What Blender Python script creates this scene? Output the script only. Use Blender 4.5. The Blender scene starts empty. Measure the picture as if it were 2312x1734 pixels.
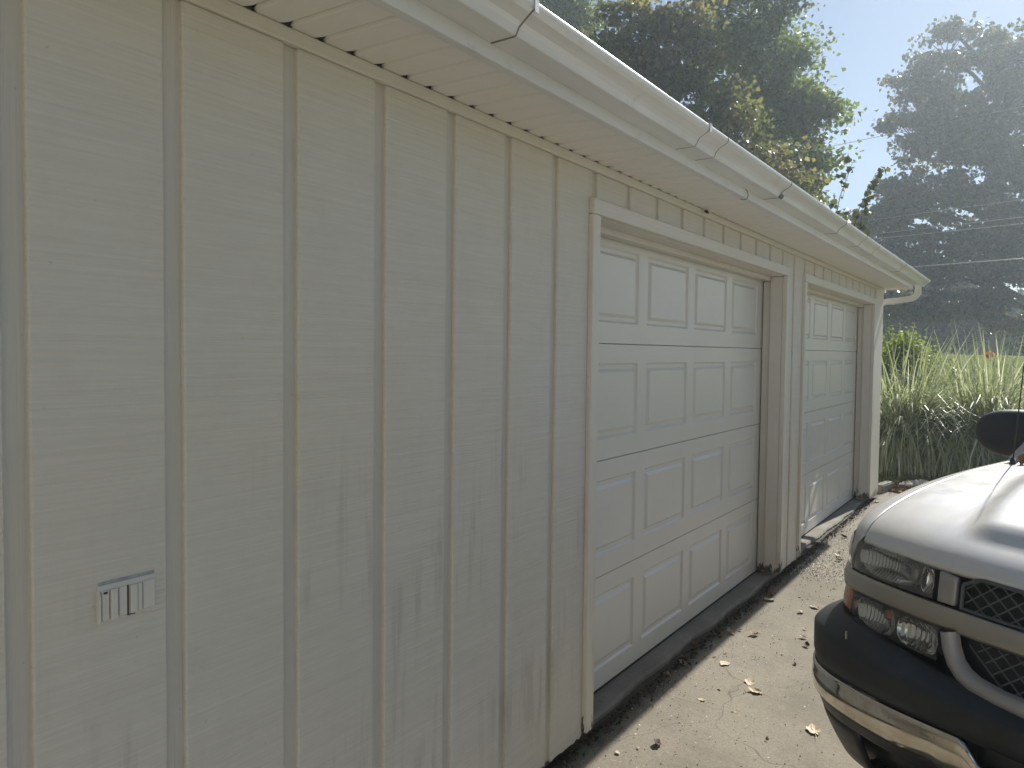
import bpy, bmesh, math, random
import numpy as np
from mathutils import Matrix, Vector

random.seed(7)
RNG = np.random.default_rng(11)
SC = bpy.context.scene
COL = SC.collection

# ---------------------------------------------------------------- camera
cam_d = bpy.data.cameras.new('camera')
cam = bpy.data.objects.new('camera', cam_d)
COL.objects.link(cam)
SC.camera = cam
cam_d.sensor_width = 36.0
cam_d.sensor_fit = 'HORIZONTAL'
cam_d.lens = 36.0 * 1782.6 / 2312.0
cam_d.clip_start = 0.05
cam_d.clip_end = 2000.0
YAW, PITCH, ROLL = math.radians(33.7326), math.radians(-2.3385), math.radians(0.631)
_f = Vector((math.cos(YAW) * math.cos(PITCH), math.sin(YAW) * math.cos(PITCH), math.sin(PITCH)))
_r = Vector((math.sin(YAW), -math.cos(YAW), 0.0))
_u = _r.cross(_f)
_r2 = math.cos(ROLL) * _r + math.sin(ROLL) * _u
_u2 = -math.sin(ROLL) * _r + math.cos(ROLL) * _u
CAM = Vector((0.0, -1.4837, 1.559))
cam.matrix_world = Matrix(((_r2.x, _u2.x, -_f.x, CAM.x), (_r2.y, _u2.y, -_f.y, CAM.y), (_r2.z, _u2.z, -_f.z, CAM.z), (0, 0, 0, 1)))

# ---------------------------------------------------------------- sky, sun, exposure
SUN_EL, SUN_AZ = math.radians(37.3), math.radians(-6.1)      # azimuth counted from +X towards +Y
sd = Vector((math.cos(SUN_EL) * math.cos(SUN_AZ), math.cos(SUN_EL) * math.sin(SUN_AZ), math.sin(SUN_EL)))
world = bpy.data.worlds.new('World')
SC.world = world
world.use_nodes = True
wn = world.node_tree.nodes
bg = wn['Background']
sky = wn.new('ShaderNodeTexSky')
sky.sky_type = 'NISHITA'
sky.sun_disc = False
sky.sun_elevation = SUN_EL
sky.sun_rotation = math.atan2(sd.x, sd.y)
sky.air_density = 1.0
sky.dust_density = 0.3
sky.ozone_density = 2.0
world.node_tree.links.new(sky.outputs[0], bg.inputs[0])
bg.inputs[1].default_value = 0.056
sl = bpy.data.lights.new('sun', 'SUN')
sl.energy = 5.0
sl.angle = math.radians(0.55)
sl.color = (1.0, 0.955, 0.88)
sun = bpy.data.objects.new('sun', sl)
sun.rotation_euler = sd.to_track_quat('Z', 'Y').to_euler()
sun.location = (20, -5, 20)
COL.objects.link(sun)
SC.view_settings.view_transform = 'Standard'
SC.view_settings.look = 'None'
SC.view_settings.gamma = 1.0
SC.view_settings.exposure = 0.60
HAZE_D = 0.0025
SC.cycles.use_denoising = True
SC.cycles.max_bounces = 8
SC.cycles.diffuse_bounces = 4
SC.cycles.transparent_max_bounces = 12
SC.cycles.sample_clamp_indirect = 8.0

# ---------------------------------------------------------------- helpers
def tag(o, label=None, cat=None, group=None, kind=None):
    if label: o['label'] = label
    if cat: o['category'] = cat
    if group: o['group'] = group
    if kind: o['kind'] = kind
    return o

def thing(name, label, cat, loc=(0, 0, 0), rotz=0.0, group=None):
    o = bpy.data.objects.new(name, None)
    o.empty_display_size = 0.2
    COL.objects.link(o)
    o.location = loc
    o.rotation_euler = (0, 0, rotz)
    return tag(o, label, cat, group)

def link(name, me, mat=None, parent=None, smooth=False):
    if mat is not None and len(me.materials) == 0:
        for m in (mat if isinstance(mat, (list, tuple)) else [mat]):
            me.materials.append(m)
    if smooth:
        me.polygons.foreach_set('use_smooth', [True] * len(me.polygons))
    o = bpy.data.objects.new(name, me)
    COL.objects.link(o)
    if parent is not None:
        o.parent = parent
    return o

class MB:
    """collects simple solids into one mesh"""
    def __init__(s): s.v = []; s.f = []; s.mi = []
    def add(s, verts, faces, mi=0):
        k = len(s.v)
        s.v += [tuple(p) for p in verts]
        for f in faces:
            s.f.append([i + k for i in f]); s.mi.append(mi)
        return s
    def box(s, x0, x1, y0, y1, z0, z1, mi=0):
        v = [(x0, y0, z0), (x1, y0, z0), (x1, y1, z0), (x0, y1, z0), (x0, y0, z1), (x1, y0, z1), (x1, y1, z1), (x0, y1, z1)]
        return s.add(v, [(0, 3, 2, 1), (4, 5, 6, 7), (0, 1, 5, 4), (1, 2, 6, 5), (2, 3, 7, 6), (3, 0, 4, 7)], mi)
    def grid(s, P, mi=0, flip=False, closed=False):
        nu, nv = len(P), len(P[0])
        v = [p for row in P for p in row]; f = []
        for i in range(nu - 1):
            for j in range(nv - (0 if closed else 1)):
                j2 = (j + 1) % nv
                q = (i * nv + j, (i + 1) * nv + j, (i + 1) * nv + j2, i * nv + j2)
                f.append(q[::-1] if flip else q)
        return s.add(v, f, mi)
    def tube(s, pts, radii, n=8, cap=True, mi=0):
        pts = [Vector(p) for p in pts]
        rows = []; nrm = None
        for i, p in enumerate(pts):
            d = (pts[min(i + 1, len(pts) - 1)] - pts[max(i - 1, 0)]).normalized()
            if nrm is None:
                nrm = d.orthogonal().normalized()
            else:
                nrm = (nrm - d * nrm.dot(d))
                nrm = nrm.normalized() if nrm.length > 1e-6 else d.orthogonal().normalized()
            b = d.cross(nrm)
            r = radii[i] if hasattr(radii, '__len__') else radii
            rows.append([tuple(p + r * (math.cos(2 * math.pi * k / n) * nrm + math.sin(2 * math.pi * k / n) * b)) for k in range(n)])
        k0 = len(s.v)
        s.grid(rows, mi, closed=True)
        if cap:
            s.f.append([k0 + k for k in range(n)]); s.mi.append(mi)
            s.f.append([k0 + (len(pts) - 1) * n + k for k in reversed(range(n))]); s.mi.append(mi)
        return s
    def prism(s, poly, axis, a0, a1, mi=0):
        """poly: 2D outline, extruded along axis ('x','y','z') from a0 to a1"""
        def P(p, a):
            return {'x': (a, p[0], p[1]), 'y': (p[0], a, p[1]), 'z': (p[0], p[1], a)}[axis]
        n = len(poly)
        v = [P(p, a0) for p in poly] + [P(p, a1) for p in poly]
        f = [list(range(n))[::-1], list(range(n, 2 * n))] + [(i, (i + 1) % n, n + (i + 1) % n, n + i) for i in range(n)]
        return s.add(v, f, mi)
    def mesh(s, name, bevel=0.0, fix=True, seg=1, off=(0, 0, 0)):
        me = bpy.data.meshes.new(name)
        vv = s.v if off == (0, 0, 0) else [(p[0] - off[0], p[1] - off[1], p[2] - off[2]) for p in s.v]
        me.from_pydata(vv, [], s.f)
        me.polygons.foreach_set('material_index', s.mi)
        if bevel > 0 or fix:
            bm = bmesh.new(); bm.from_mesh(me)
            if fix: bmesh.ops.recalc_face_normals(bm, faces=bm.faces)
            if bevel > 0:
                bmesh.ops.bevel(bm, geom=[e for e in bm.edges if e.is_manifold and e.calc_face_angle() > 0.5], offset=bevel, segments=seg, affect='EDGES', clamp_overlap=True)
            bm.to_mesh(me); bm.free()
        me.update()
        return me
    def build(s, name, mat, parent=None, bevel=0.0, smooth=False, fix=True, seg=1, off=(0, 0, 0)):
        return link(name, s.mesh(name, bevel, fix, seg, off), mat, parent, smooth)

def smooth01(t):
    t = max(0.0, min(1.0, t))
    return t * t * (3 - 2 * t)

def quads_mesh(name, V, tint=None):
    """V: (n,4,3) array of separate quads"""
    n = len(V)
    me = bpy.data.meshes.new(name)
    me.vertices.add(4 * n); me.loops.add(4 * n); me.polygons.add(n)
    me.vertices.foreach_set('co', np.ascontiguousarray(V, dtype=np.float32).ravel())
    me.loops.foreach_set('vertex_index', np.arange(4 * n, dtype=np.int32))
    me.polygons.foreach_set('loop_start', np.arange(0, 4 * n, 4, dtype=np.int32))
    me.polygons.foreach_set('loop_total', np.full(n, 4, dtype=np.int32))
    me.update(calc_edges=True)
    if tint is not None:
        a = me.attributes.new('tint', 'FLOAT', 'POINT')
        a.data.foreach_set('value', np.repeat(np.asarray(tint, dtype=np.float32), 4))
    return me

def unit(a):
    return a / np.maximum(np.linalg.norm(a, axis=-1, keepdims=True), 1e-9)

def leaf_quads(pos, size, rng, up=0.5, droop=0.3, width=0.42):
    n = len(pos)
    ax = rng.normal(size=(n, 3)); ax[:, 2] -= droop; ax = unit(ax)
    nr = rng.normal(size=(n, 3)); nr[:, 2] += up
    nr = unit(nr - ax * np.sum(nr * ax, 1, keepdims=True))
    sd_ = np.cross(ax, nr)
    L = (size * rng.uniform(0.65, 1.3, n))[:, None]
    fold = rng.uniform(0.05, 0.25, n)[:, None]
    return np.stack([pos - ax * L * .5, pos + sd_ * L * width + nr * L * fold - ax * L * .05,
                     pos + ax * L * .5, pos - sd_ * L * width + nr * L * fold - ax * L * .05], axis=1)

# ---------------------------------------------------------------- materials
class NT:
    def __init__(s, name):
        s.m = bpy.data.materials.new(name); s.m.use_nodes = True
        s.t = s.m.node_tree; s.n = s.t.nodes; s.l = s.t.links
        s.b = s.n['Principled BSDF']; s.out = s.n['Material Output']
        s._co = None
    def co(s):
        if s._co is None: s._co = s.n.new('ShaderNodeTexCoord').outputs['Object']
        return s._co
    def map(s, scale=(1, 1, 1), rot=(0, 0, 0), loc=(0, 0, 0), src=None):
        m = s.n.new('ShaderNodeMapping'); m.inputs['Scale'].default_value = scale
        m.inputs['Rotation'].default_value = rot; m.inputs['Location'].default_value = loc
        s.l.new(src or s.co(), m.inputs['Vector']); return m.outputs[0]
    def noise(s, scale, detail=4, rough=0.55, vec=None, dist=0.0):
        k = s.n.new('ShaderNodeTexNoise'); k.inputs['Scale'].default_value = scale
        k.inputs['Detail'].default_value = detail; k.inputs['Roughness'].default_value = rough
        k.inputs['Distortion'].default_value = dist
        s.l.new(vec or s.co(), k.inputs['Vector']); return k.outputs['Fac']
    def voro(s, scale, feature='F1', vec=None, rnd=1.0, out='Distance'):
        k = s.n.new('ShaderNodeTexVoronoi'); k.feature = feature; k.inputs['Scale'].default_value = scale
        k.inputs['Randomness'].default_value = rnd
        s.l.new(vec or s.co(), k.inputs['Vector']); return k.outputs[out]
    def ramp(s, fac, stops):
        r = s.n.new('ShaderNodeValToRGB'); e = r.color_ramp.elements
        while len(e) < len(stops): e.new(0.5)
        for i, (p, c) in enumerate(stops):
            e[i].position = p
            e[i].color = (c, c, c, 1) if isinstance(c, (int, float)) else (*c, 1)
        s.l.new(fac, r.inputs[0]); return r.outputs[0]
    def mix(s, fac, a, b, mode='MIX'):
        k = s.n.new('ShaderNodeMix'); k.data_type = 'RGBA'; k.blend_type = mode
        for sock, v in ((k.inputs[0], fac), (k.inputs[6], a), (k.inputs[7], b)):
            if isinstance(v, (int, float)): sock.default_value = v if sock == k.inputs[0] else (v, v, v, 1)
            elif isinstance(v, tuple): sock.default_value = (*v, 1)
            else: s.l.new(v, sock)
        return k.outputs[2]
    def math(s, op, a, b=0.0):
        k = s.n.new('ShaderNodeMath'); k.operation = op
        for i, v in enumerate((a, b)):
            if isinstance(v, (int, float)): k.inputs[i].default_value = v
            else: s.l.new(v, k.inputs[i])
        return k.outputs[0]
    def sep(s, vec=None):
        k = s.n.new('ShaderNodeSeparateXYZ'); s.l.new(vec or s.co(), k.inputs[0]); return k.outputs
    def attr(s, name):
        k = s.n.new('ShaderNodeAttribute'); k.attribute_name = name; return k.outputs['Fac']
    def bump(s, h, strength=0.3, dist=0.01, prev=None):
        k = s.n.new('ShaderNodeBump'); k.inputs['Strength'].default_value = strength; k.inputs['Distance'].default_value = dist
        s.l.new(h, k.inputs['Height'])
        if prev is not None: s.l.new(prev, k.inputs['Normal'])
        s.l.new(k.outputs[0], s.b.inputs['Normal']); return k.outputs[0]
    def set(s, **kw):
        names = dict(color='Base Color', rough='Roughness', metal='Metallic', ior='IOR', coat='Coat Weight', coatr='Coat Roughness', spec='Specular IOR Level', trans='Transmission Weight', alpha='Alpha', sheen='Sheen Weight')
        for k, v in kw.items():
            sock = s.b.inputs[names[k]]
            if isinstance(v, tuple): sock.default_value = (*v, 1)
            elif isinstance(v, (int, float)): sock.default_value = v
            else: s.l.new(v, sock)
        return s

def plain(name, color, rough=0.5, metal=0.0, var=0.12, scale=12.0, bump=0.0, bscale=80.0, **kw):
    k = NT(name)
    d = tuple(c * (1 - var) for c in color); u = tuple(min(1, c * (1 + var)) for c in color)
    k.set(color=k.ramp(k.noise(scale, 5), [(0.3, d), (0.7, u)]), rough=k.ramp(k.noise(scale * 2.3, 3), [(0.3, max(0.02, rough * .85)), (0.7, min(1, rough * 1.15))]), metal=metal, **kw)
    if bump: k.bump(k.noise(bscale, 4), bump, 0.002)
    return k.m

def make_paint(name, base, grain='x', stain=True, chips=0.0, gstr=0.35):
    k = NT(name)
    base_c = tuple(base)
    c = k.ramp(k.noise(1.7, 4), [(0.3, tuple(x * .94 for x in base_c)), (0.7, base_c)])
    warm = k.ramp(k.noise(0.9, 3, vec=k.map(loc=(3, 8, 1))), [(0.4, 0.0), (0.65, 1.0)])
    c = k.mix(warm, c, tuple(a * b for a, b in zip(base_c, (.985, .965, .92))))
    if stain:
        runs = k.ramp(k.noise(1.0, 5, 0.6, vec=k.map((26, 26, 1.7))), [(0.50, 0.0), (0.60, 1.0)])
        patch = k.ramp(k.noise(1.5, 4, vec=k.map((1.5, 1.5, 1.2), loc=(5.3, 0, 2.1))), [(0.47, 0.0), (0.58, 1.0)])
        z = k.ramp(k.math('ADD', k.math('MULTIPLY', k.sep()[2], 0.5), k.math('MULTIPLY', k.noise(3.3, 3, vec=k.map((1, 1, .15))), 0.7)), [(0.2, 0.8), (0.80, 0.85), (0.98, 0.0)])
        fac = k.math('MULTIPLY', k.math('MULTIPLY', runs, patch), z)
        c = k.mix(k.math('MULTIPLY', fac, 0.6), c, tuple(a * b for a, b in zip(base_c, (.64, .62, .57))))
        sp = k.ramp(k.noise(70, 2, 0.5), [(0.72, 0.0), (0.76, 1.0)])
        c = k.mix(k.math('MULTIPLY', sp, 0.4), c, (0.30, 0.27, 0.22))
    if chips:
        ch = k.ramp(k.noise(1.0, 6, 0.7, vec=k.map((60, 60, 7))), [(0.70 - 0.02 * chips, 0.0), (0.73, 1.0)])
        big = k.ramp(k.noise(1.6, 3, vec=k.map(loc=(1, 4, 7))), [(0.45, 0.0), (0.6, 1.0)])
        c = k.mix(k.math('MULTIPLY', ch, big), c, (0.20, 0.17, 0.135))
    if chips and grain == 'z':
        zz_ = k.ramp(k.sep()[2], [(0.03, 1.0), (0.16, 0.0)])
        rot = k.ramp(k.math('ADD', k.math('MULTIPLY', k.noise(1.0, 5, 0.7, vec=k.map((30, 30, 9))), 1.0), k.math('MULTIPLY', zz_, 0.30)), [(0.70, 0.0), (0.76, 1.0)])
        c = k.mix(rot, c, (0.07, 0.055, 0.04))
    if grain == 'x':
        gr_ = k.noise(1.0, 5, 0.65, vec=k.map((1.9, 20, 150)), dist=0.6)
        c = k.mix(k.ramp(gr_, [(0.42, 0.0), (0.64, 0.17)]), c, tuple(a * b for a, b in zip(base_c, (.66, .64, .60))))
        c = k.mix(k.ramp(gr_, [(0.30, 0.10), (0.44, 0.0)]), c, (.86, .84, .78))
    bl = k.ramp(k.noise(9, 5, 0.7, vec=k.map((1, 1, .7), loc=(1, 6, 3))), [(0.50, 0.0), (0.72, 0.16)])
    c = k.mix(bl, c, tuple(a * b for a, b in zip(base_c, (.70, .68, .64))))
    k.set(color=c, rough=0.55)
    sc = {'x': (2.4, 30, 150), 'z': (190, 190, 2.5)}[grain]
    g = k.noise(1.0, 4, 0.6, vec=k.map(sc))
    b = k.bump(g, gstr, 0.004)
    b = k.bump(k.noise(38, 3, 0.5), 0.12, 0.003, b)
    k.bump(k.ramp(k.noise(11, 2, 0.4, vec=k.map(loc=(9, 2, 4))), [(0.70, 1.0), (0.74, 0.0)]), 0.15, 0.003, b)
    return k.m

WHITE = (0.655, 0.62, 0.555)
M = {}
M['siding'] = make_paint('painted_siding', WHITE, 'x', True, 0.0, 0.85)
M['groove'] = make_paint('painted_groove', (0.60, 0.565, 0.505), 'z', True, 0.0, 0.6)
M['trim'] = make_paint('painted_trim', (0.69, 0.655, 0.585), 'z', True, 2.0, 0.25)
M['trimh'] = make_paint('painted_head_trim', (0.69, 0.66, 0.595), 'x', False, 2.0, 0.25)
M['jamb'] = make_paint('weathered_jamb', (0.665, 0.635, 0.58), 'z', False, 3.0, 0.25)
M['soffit'] = plain('soffit_vinyl', (0.78, 0.76, 0.71), 0.45, var=0.04, scale=3)
M['cavity'] = plain('dark_cavity', (0.035, 0.032, 0.028), 0.9)
k = NT('painted_aluminium')
c = k.ramp(k.noise(2.0, 5, 0.6, vec=k.map((0.7, 6, 6))), [(0.3, (0.66, 0.665, 0.655)), (0.65, (0.77, 0.775, 0.765))])
c = k.mix(k.math('MULTIPLY', k.ramp(k.noise(9, 6, 0.7), [(0.58, 0.0), (0.75, 1.0)]), 0.35), c, (0.38, 0.37, 0.34))
k.set(color=c, rough=0.33); k.bump(k.noise(4, 3), 0.08, 0.01)
M['gutter'] = k.m
M['sealant'] = plain('old_sealant', (0.20, 0.19, 0.175), 0.7, var=0.3)
M['door'] = plain('door_steel', (0.65, 0.63, 0.585), 0.38, var=0.03, scale=2.5, bump=0.06, bscale=160)
M['rubber'] = plain('rubber_seal', (0.02, 0.02, 0.02), 0.7)
M['plate'] = plain('painted_metal', (0.62, 0.60, 0.55), 0.5, var=0.05)
M['shade_grey'] = plain('shade_grey', (0.36, 0.375, 0.375), 0.6, var=0.25, scale=60)  # grey-blue of the shadow painted above the bracket plate
M['shingle'] = plain('asphalt_shingle', (0.09, 0.085, 0.08), 0.95, var=0.3, scale=30, bump=0.5)
M['foundation'] = plain('foundation_block', (0.22, 0.20, 0.17), 0.9, var=0.25, bump=0.4)

k = NT('driveway_concrete')
big = k.noise(0.9, 4); mid = k.noise(5, 5, 0.65); fine = k.noise(90, 4, 0.7)
c = k.ramp(big, [(0.3, (0.172, 0.152, 0.117)), (0.7, (0.262, 0.233, 0.182))])
c = k.mix(k.ramp(mid, [(0.35, 0.0), (0.7, 0.55)]), c, (0.235, 0.21, 0.15))
c = k.mix(k.ramp(fine, [(0.48, 0.0), (0.66, 0.55)]), c, (0.14, 0.122, 0.092))
c = k.mix(k.ramp(k.noise(150, 2, 0.6, vec=k.map(loc=(4, 4, 4))), [(0.60, 0.0), (0.68, 0.8)]), c, (0.36, 0.335, 0.285))
c = k.mix(k.ramp(k.noise(1.5, 6, 0.7, vec=k.map(loc=(2, 7, 0))), [(0.48, 0.0), (0.62, 0.6)]), c, (0.14, 0.125, 0.092))
soil = k.math('ADD', k.math('MULTIPLY', k.sep()[1], 5.5), k.noise(7, 6, 0.75))  # soil in the joint, widened into a painted darkening of the eave shadow
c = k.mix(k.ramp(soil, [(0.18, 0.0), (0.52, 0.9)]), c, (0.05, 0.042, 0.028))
wob = k.n.new('ShaderNodeVectorMath'); wob.operation = 'ADD'
nz = k.n.new('ShaderNodeTexNoise'); nz.inputs['Scale'].default_value = 3.0
k.l.new(k.co(), nz.inputs['Vector']); k.l.new(k.co(), wob.inputs[0])
sc_ = k.n.new('ShaderNodeVectorMath'); sc_.operation = 'SCALE'; sc_.inputs['Scale'].default_value = 0.5
k.l.new(nz.outputs['Color'], sc_.inputs[0]); k.l.new(sc_.outputs[0], wob.inputs[1])
cr = k.voro(0.85, 'DISTANCE_TO_EDGE', vec=wob.outputs[0])
crack = k.ramp(cr, [(0.0, 1.0), (0.0035, 0.0)])
c = k.mix(k.math('MULTIPLY', crack, 0.6), c, (0.05, 0.044, 0.034))
k.set(color=c, rough=0.92)
b = k.bump(fine, 0.45, 0.004); b = k.bump(mid, 0.4, 0.010, b)
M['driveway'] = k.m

k = NT('slab_concrete')
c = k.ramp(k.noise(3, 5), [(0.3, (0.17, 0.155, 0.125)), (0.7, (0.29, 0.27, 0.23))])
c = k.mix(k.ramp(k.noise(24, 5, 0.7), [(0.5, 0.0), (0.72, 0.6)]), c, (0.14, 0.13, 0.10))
k.set(color=c, rough=0.9); k.bump(k.noise(40, 5, 0.7), 0.6, 0.008)
M['slab'] = k.m

k = NT('lawn_turf')
c = k.ramp(k.noise(0.5, 7, 0.72), [(0.32, (0.11, 0.155, 0.028)), (0.68, (0.27, 0.30, 0.06))])
c = k.mix(k.ramp(k.noise(30, 4, 0.7), [(0.4, 0.0), (0.7, 0.5)]), c, (0.08, 0.105, 0.028))
k.set(color=c, rough=0.95, spec=0.1); k.bump(k.noise(40, 4, 0.8), 0.9, 0.05)
M['lawn'] = k.m

def leaf_mat(name, stops, trans=0.35, rough=0.5, spec=0.35, tcol=1.25, tblue=.55):
    k = NT(name)
    c = k.ramp(k.attr('tint'), stops)
    k.set(color=c, rough=rough, spec=spec)
    tr = k.n.new('ShaderNodeBsdfTranslucent')
    k.l.new(k.mix(1.0, c, (tcol, tcol * 1.05, tcol * tblue), 'MULTIPLY'), tr.inputs[0])
    mx = k.n.new('ShaderNodeMixShader'); mx.inputs[0].default_value = trans
    k.l.new(k.b.outputs[0], mx.inputs[1]); k.l.new(tr.outputs[0], mx.inputs[2])
    k.l.new(mx.outputs[0], k.out.inputs[0])
    return k.m

M['leaf_maple'] = leaf_mat('maple_leaf', [(0.0, (0.045, 0.062, 0.022)), (0.5, (0.08, 0.098, 0.034)), (0.8, (0.15, 0.135, 0.055)), (1.0, (0.20, 0.09, 0.055))], 0.42, 0.32, 0.8)
M['leaf_bronze'] = leaf_mat('bronze_leaf', [(0.0, (0.095, 0.11, 0.052)), (0.5, (0.16, 0.16, 0.078)), (1.0, (0.28, 0.22, 0.13))], 0.55, 0.36, 0.6)
M['leaf_green'] = leaf_mat('green_leaf', [(0.0, (0.09, 0.13, 0.045)), (0.6, (0.16, 0.21, 0.07)), (1.0, (0.24, 0.29, 0.10))], 0.58, 0.38, 0.5)
M['leaf_far'] = leaf_mat('far_leaf', [(0.0, (0.03, 0.045, 0.018)), (1.0, (0.06, 0.08, 0.028))], 0.2)
M['leaf_shrub'] = leaf_mat('shrub_leaf', [(0.0, (0.13, 0.18, 0.035)), (1.0, (0.30, 0.36, 0.09))], 0.5)
M['blade'] = leaf_mat('grass_blade', [(0.0, (0.19, 0.225, 0.11)), (0.35, (0.29, 0.32, 0.17)), (0.7, (0.42, 0.44, 0.29)), (1.0, (0.70, 0.70, 0.58))], 0.42, 0.45, 0.4, 1.15, .80)
M['turf_blade'] = leaf_mat('turf_blade', [(0.0, (0.05, 0.08, 0.016)), (1.0, (0.14, 0.17, 0.04))], 0.35, 0.5, 0.3)
M['orange'] = leaf_mat('orange_petal', [(0.0, (0.45, 0.10, 0.01)), (1.0, (0.6, 0.2, 0.03))], 0.4)
M['dry_leaf'] = plain('dry_leaf', (0.33, 0.25, 0.155), 0.7, var=0.3, scale=30)
M['pale_leaf'] = plain('pale_dry_leaf', (0.50, 0.41, 0.27), 0.65, var=0.2, scale=30)
M['dark_leaf'] = plain('dark_dry_leaf', (0.11, 0.07, 0.04), 0.75, var=0.35, scale=30)
M['red_leaf'] = plain('red_leaf', (0.28, 0.045, 0.022), 0.5, var=0.3, scale=30)
M['bark'] = plain('bark', (0.085, 0.07, 0.055), 0.95, var=0.35, scale=9, bump=0.8, bscale=25)
M['litter'] = leaf_mat('litter', [(0.0, (0.05, 0.035, 0.022)), (0.5, (0.17, 0.11, 0.06)), (0.8, (0.24, 0.10, 0.05)), (1.0, (0.42, 0.35, 0.24))], 0.1, 0.8, 0.1)
M['flake'] = leaf_mat('paint_flake', [(0.0, (0.28, 0.25, 0.20)), (0.5, (0.55, 0.53, 0.47)), (1.0, (0.78, 0.77, 0.73))], 0.05, 0.7, 0.2, 1.0)
M['crumb'] = leaf_mat('dirt_crumb', [(0.0, (0.03, 0.025, 0.018)), (0.7, (0.075, 0.06, 0.04)), (1.0, (0.20, 0.16, 0.11))], 0.0, 0.9, 0.1, 1.0)
M['stone'] = plain('field_stone', (0.34, 0.31, 0.26), 0.9, var=0.25, scale=9, bump=0.6, bscale=30)
M['wire'] = plain('wire_sheath', (0.34, 0.34, 0.34), 0.3, metal=0.5)
M['iron'] = plain('rusty_wire', (0.06, 0.05, 0.04), 0.7)
M['house_wall'] = plain('house_wall', (0.50, 0.46, 0.43), 0.8, var=0.08, scale=2)
M['house_white'] = plain('house_white', (0.55, 0.53, 0.49), 0.7, var=0.05)
M['house_roof'] = plain('house_roof', (0.13, 0.135, 0.15), 0.9, var=0.2, scale=4)

# truck
k = NT('pewter_paint')
k.set(color=(0.58, 0.565, 0.545), metal=0.15, rough=0.34, coat=0.6, coatr=0.10)
fl = k.noise(900, 1); k.set(color=k.ramp(fl, [(0.35, (0.63, 0.62, 0.60)), (0.7, (0.73, 0.715, 0.69))]))
sm = k.noise(6, 6, 0.7); k.set(rough=k.ramp(sm, [(0.35, 0.30), (0.75, 0.45)]))
M['paint'] = k.m
k = NT('dusty_bright_trim')
dust = k.noise(3.5, 4, 0.5)
k.set(color=k.ramp(dust, [(0.3, (0.46, 0.44, 0.39)), (0.7, (0.40, 0.36, 0.29))]), metal=k.ramp(dust, [(0.3, 0.9), (0.8, 0.6)]), rough=k.ramp(dust, [(0.3, 0.27), (0.8, 0.40)]))
M['bar'] = k.m
M['face_paint'] = plain('dusty_pewter_paint', (0.36, 0.34, 0.315), 0.42, metal=0.25, var=0.08, scale=6, coat=0.3)
k = NT('dirty_chrome')
dust = k.noise(14, 6, 0.7)
c = k.ramp(dust, [(0.35, (0.72, 0.69, 0.62)), (0.75, (0.50, 0.44, 0.34))])
c = k.mix(k.ramp(k.noise(60, 3, 0.6), [(0.68, 0.0), (0.72, 0.8)]), c, (0.10, 0.08, 0.055))
k.set(color=c, metal=0.95, rough=k.ramp(dust, [(0.35, 0.07), (0.8, 0.28)]))
M['chrome'] = k.m
M['reflector'] = plain('lamp_reflector', (0.82, 0.82, 0.80), 0.08, metal=1.0, var=0.03)
M['pad'] = plain('black_bumper_plastic', (0.020, 0.022, 0.026), 0.48, var=0.25, scale=7, bump=0.15, bscale=220)
M['black'] = plain('black_plastic', (0.014, 0.015, 0.017), 0.4, var=0.2)
M['bezel'] = plain('lamp_bezel', (0.11, 0.113, 0.118), 0.3, var=0.15)
M['mesh_grey'] = plain('grille_mesh_plastic', (0.085, 0.09, 0.10), 0.45, var=0.2)
M['amber'] = plain('amber_lens', (0.55, 0.19, 0.045), 0.15, var=0.15, coat=0.8)
M['tyre'] = plain('tyre_rubber', (0.018, 0.018, 0.018), 0.8, bump=0.3)
M['rim'] = plain('alloy_rim', (0.5, 0.5, 0.5), 0.25, metal=1.0)
M['mirror_shell'] = plain('mirror_shell', (0.018, 0.02, 0.026), 0.42, var=0.2, bump=0.1, bscale=260)
M['interior'] = plain('dark_interior', (0.03, 0.03, 0.03), 0.8)
def glass(name, tint=(1, 1, 1), tr=0.92, rough=0.02, wear=0.0):
    k = NT(name)
    k.n.remove(k.b)
    g = k.n.new('ShaderNodeBsdfGlossy'); g.inputs['Roughness'].default_value = rough
    t = k.n.new('ShaderNodeBsdfTransparent'); t.inputs[0].default_value = (*[x * tr for x in tint], 1)
    f = k.n.new('ShaderNodeFresnel'); f.inputs[0].default_value = 1.5
    mx = k.n.new('ShaderNodeMixShader')
    k.l.new(f.outputs[0], mx.inputs[0]); k.l.new(t.outputs[0], mx.inputs[1]); k.l.new(g.outputs[0], mx.inputs[2])
    o_ = mx.outputs[0]
    if wear:
        df = k.n.new('ShaderNodeBsdfDiffuse'); df.inputs[0].default_value = (0.62, 0.61, 0.57, 1)
        m2 = k.n.new('ShaderNodeMixShader'); k.l.new(k.math('MULTIPLY', k.noise(16, 4, 0.6), wear), m2.inputs[0])
        k.l.new(o_, m2.inputs[1]); k.l.new(df.outputs[0], m2.inputs[2]); o_ = m2.outputs[0]
    k.l.new(o_, k.out.inputs[0])
    return k.m
M['lens'] = glass('lamp_lens', (0.97, 0.98, 0.96), 0.94, 0.03, 0.24)
M['window'] = glass('tinted_window', (0.35, 0.38, 0.37), 0.8, 0.01)

# ================================================================ SETTING
def drive_z(x, y):
    return -0.03 - 0.07 * smooth01(-y / 1.1)

def ground_z(x, y):
    z = -0.035 - 0.04 * smooth01((-y - .2) / 1.2)
    r = smooth01((x - 14.3) / 11.5)
    z += 1.60 * r + 0.10 * r * math.sin(y * 0.35 + 0.9) + 0.035 * r * math.sin(y * 1.3 + x * .4)
    if x > 27: z -= 0.010 * (x - 27)
    # the ground drops under the driveway and the garage so that they sit on it
    d = min(1.0, max(0.0, (x - 10.02) / 0.22))
    if x < 10.24: z = z * d + (-0.45) * (1 - d)
    return max(z, -2.0)

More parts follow.
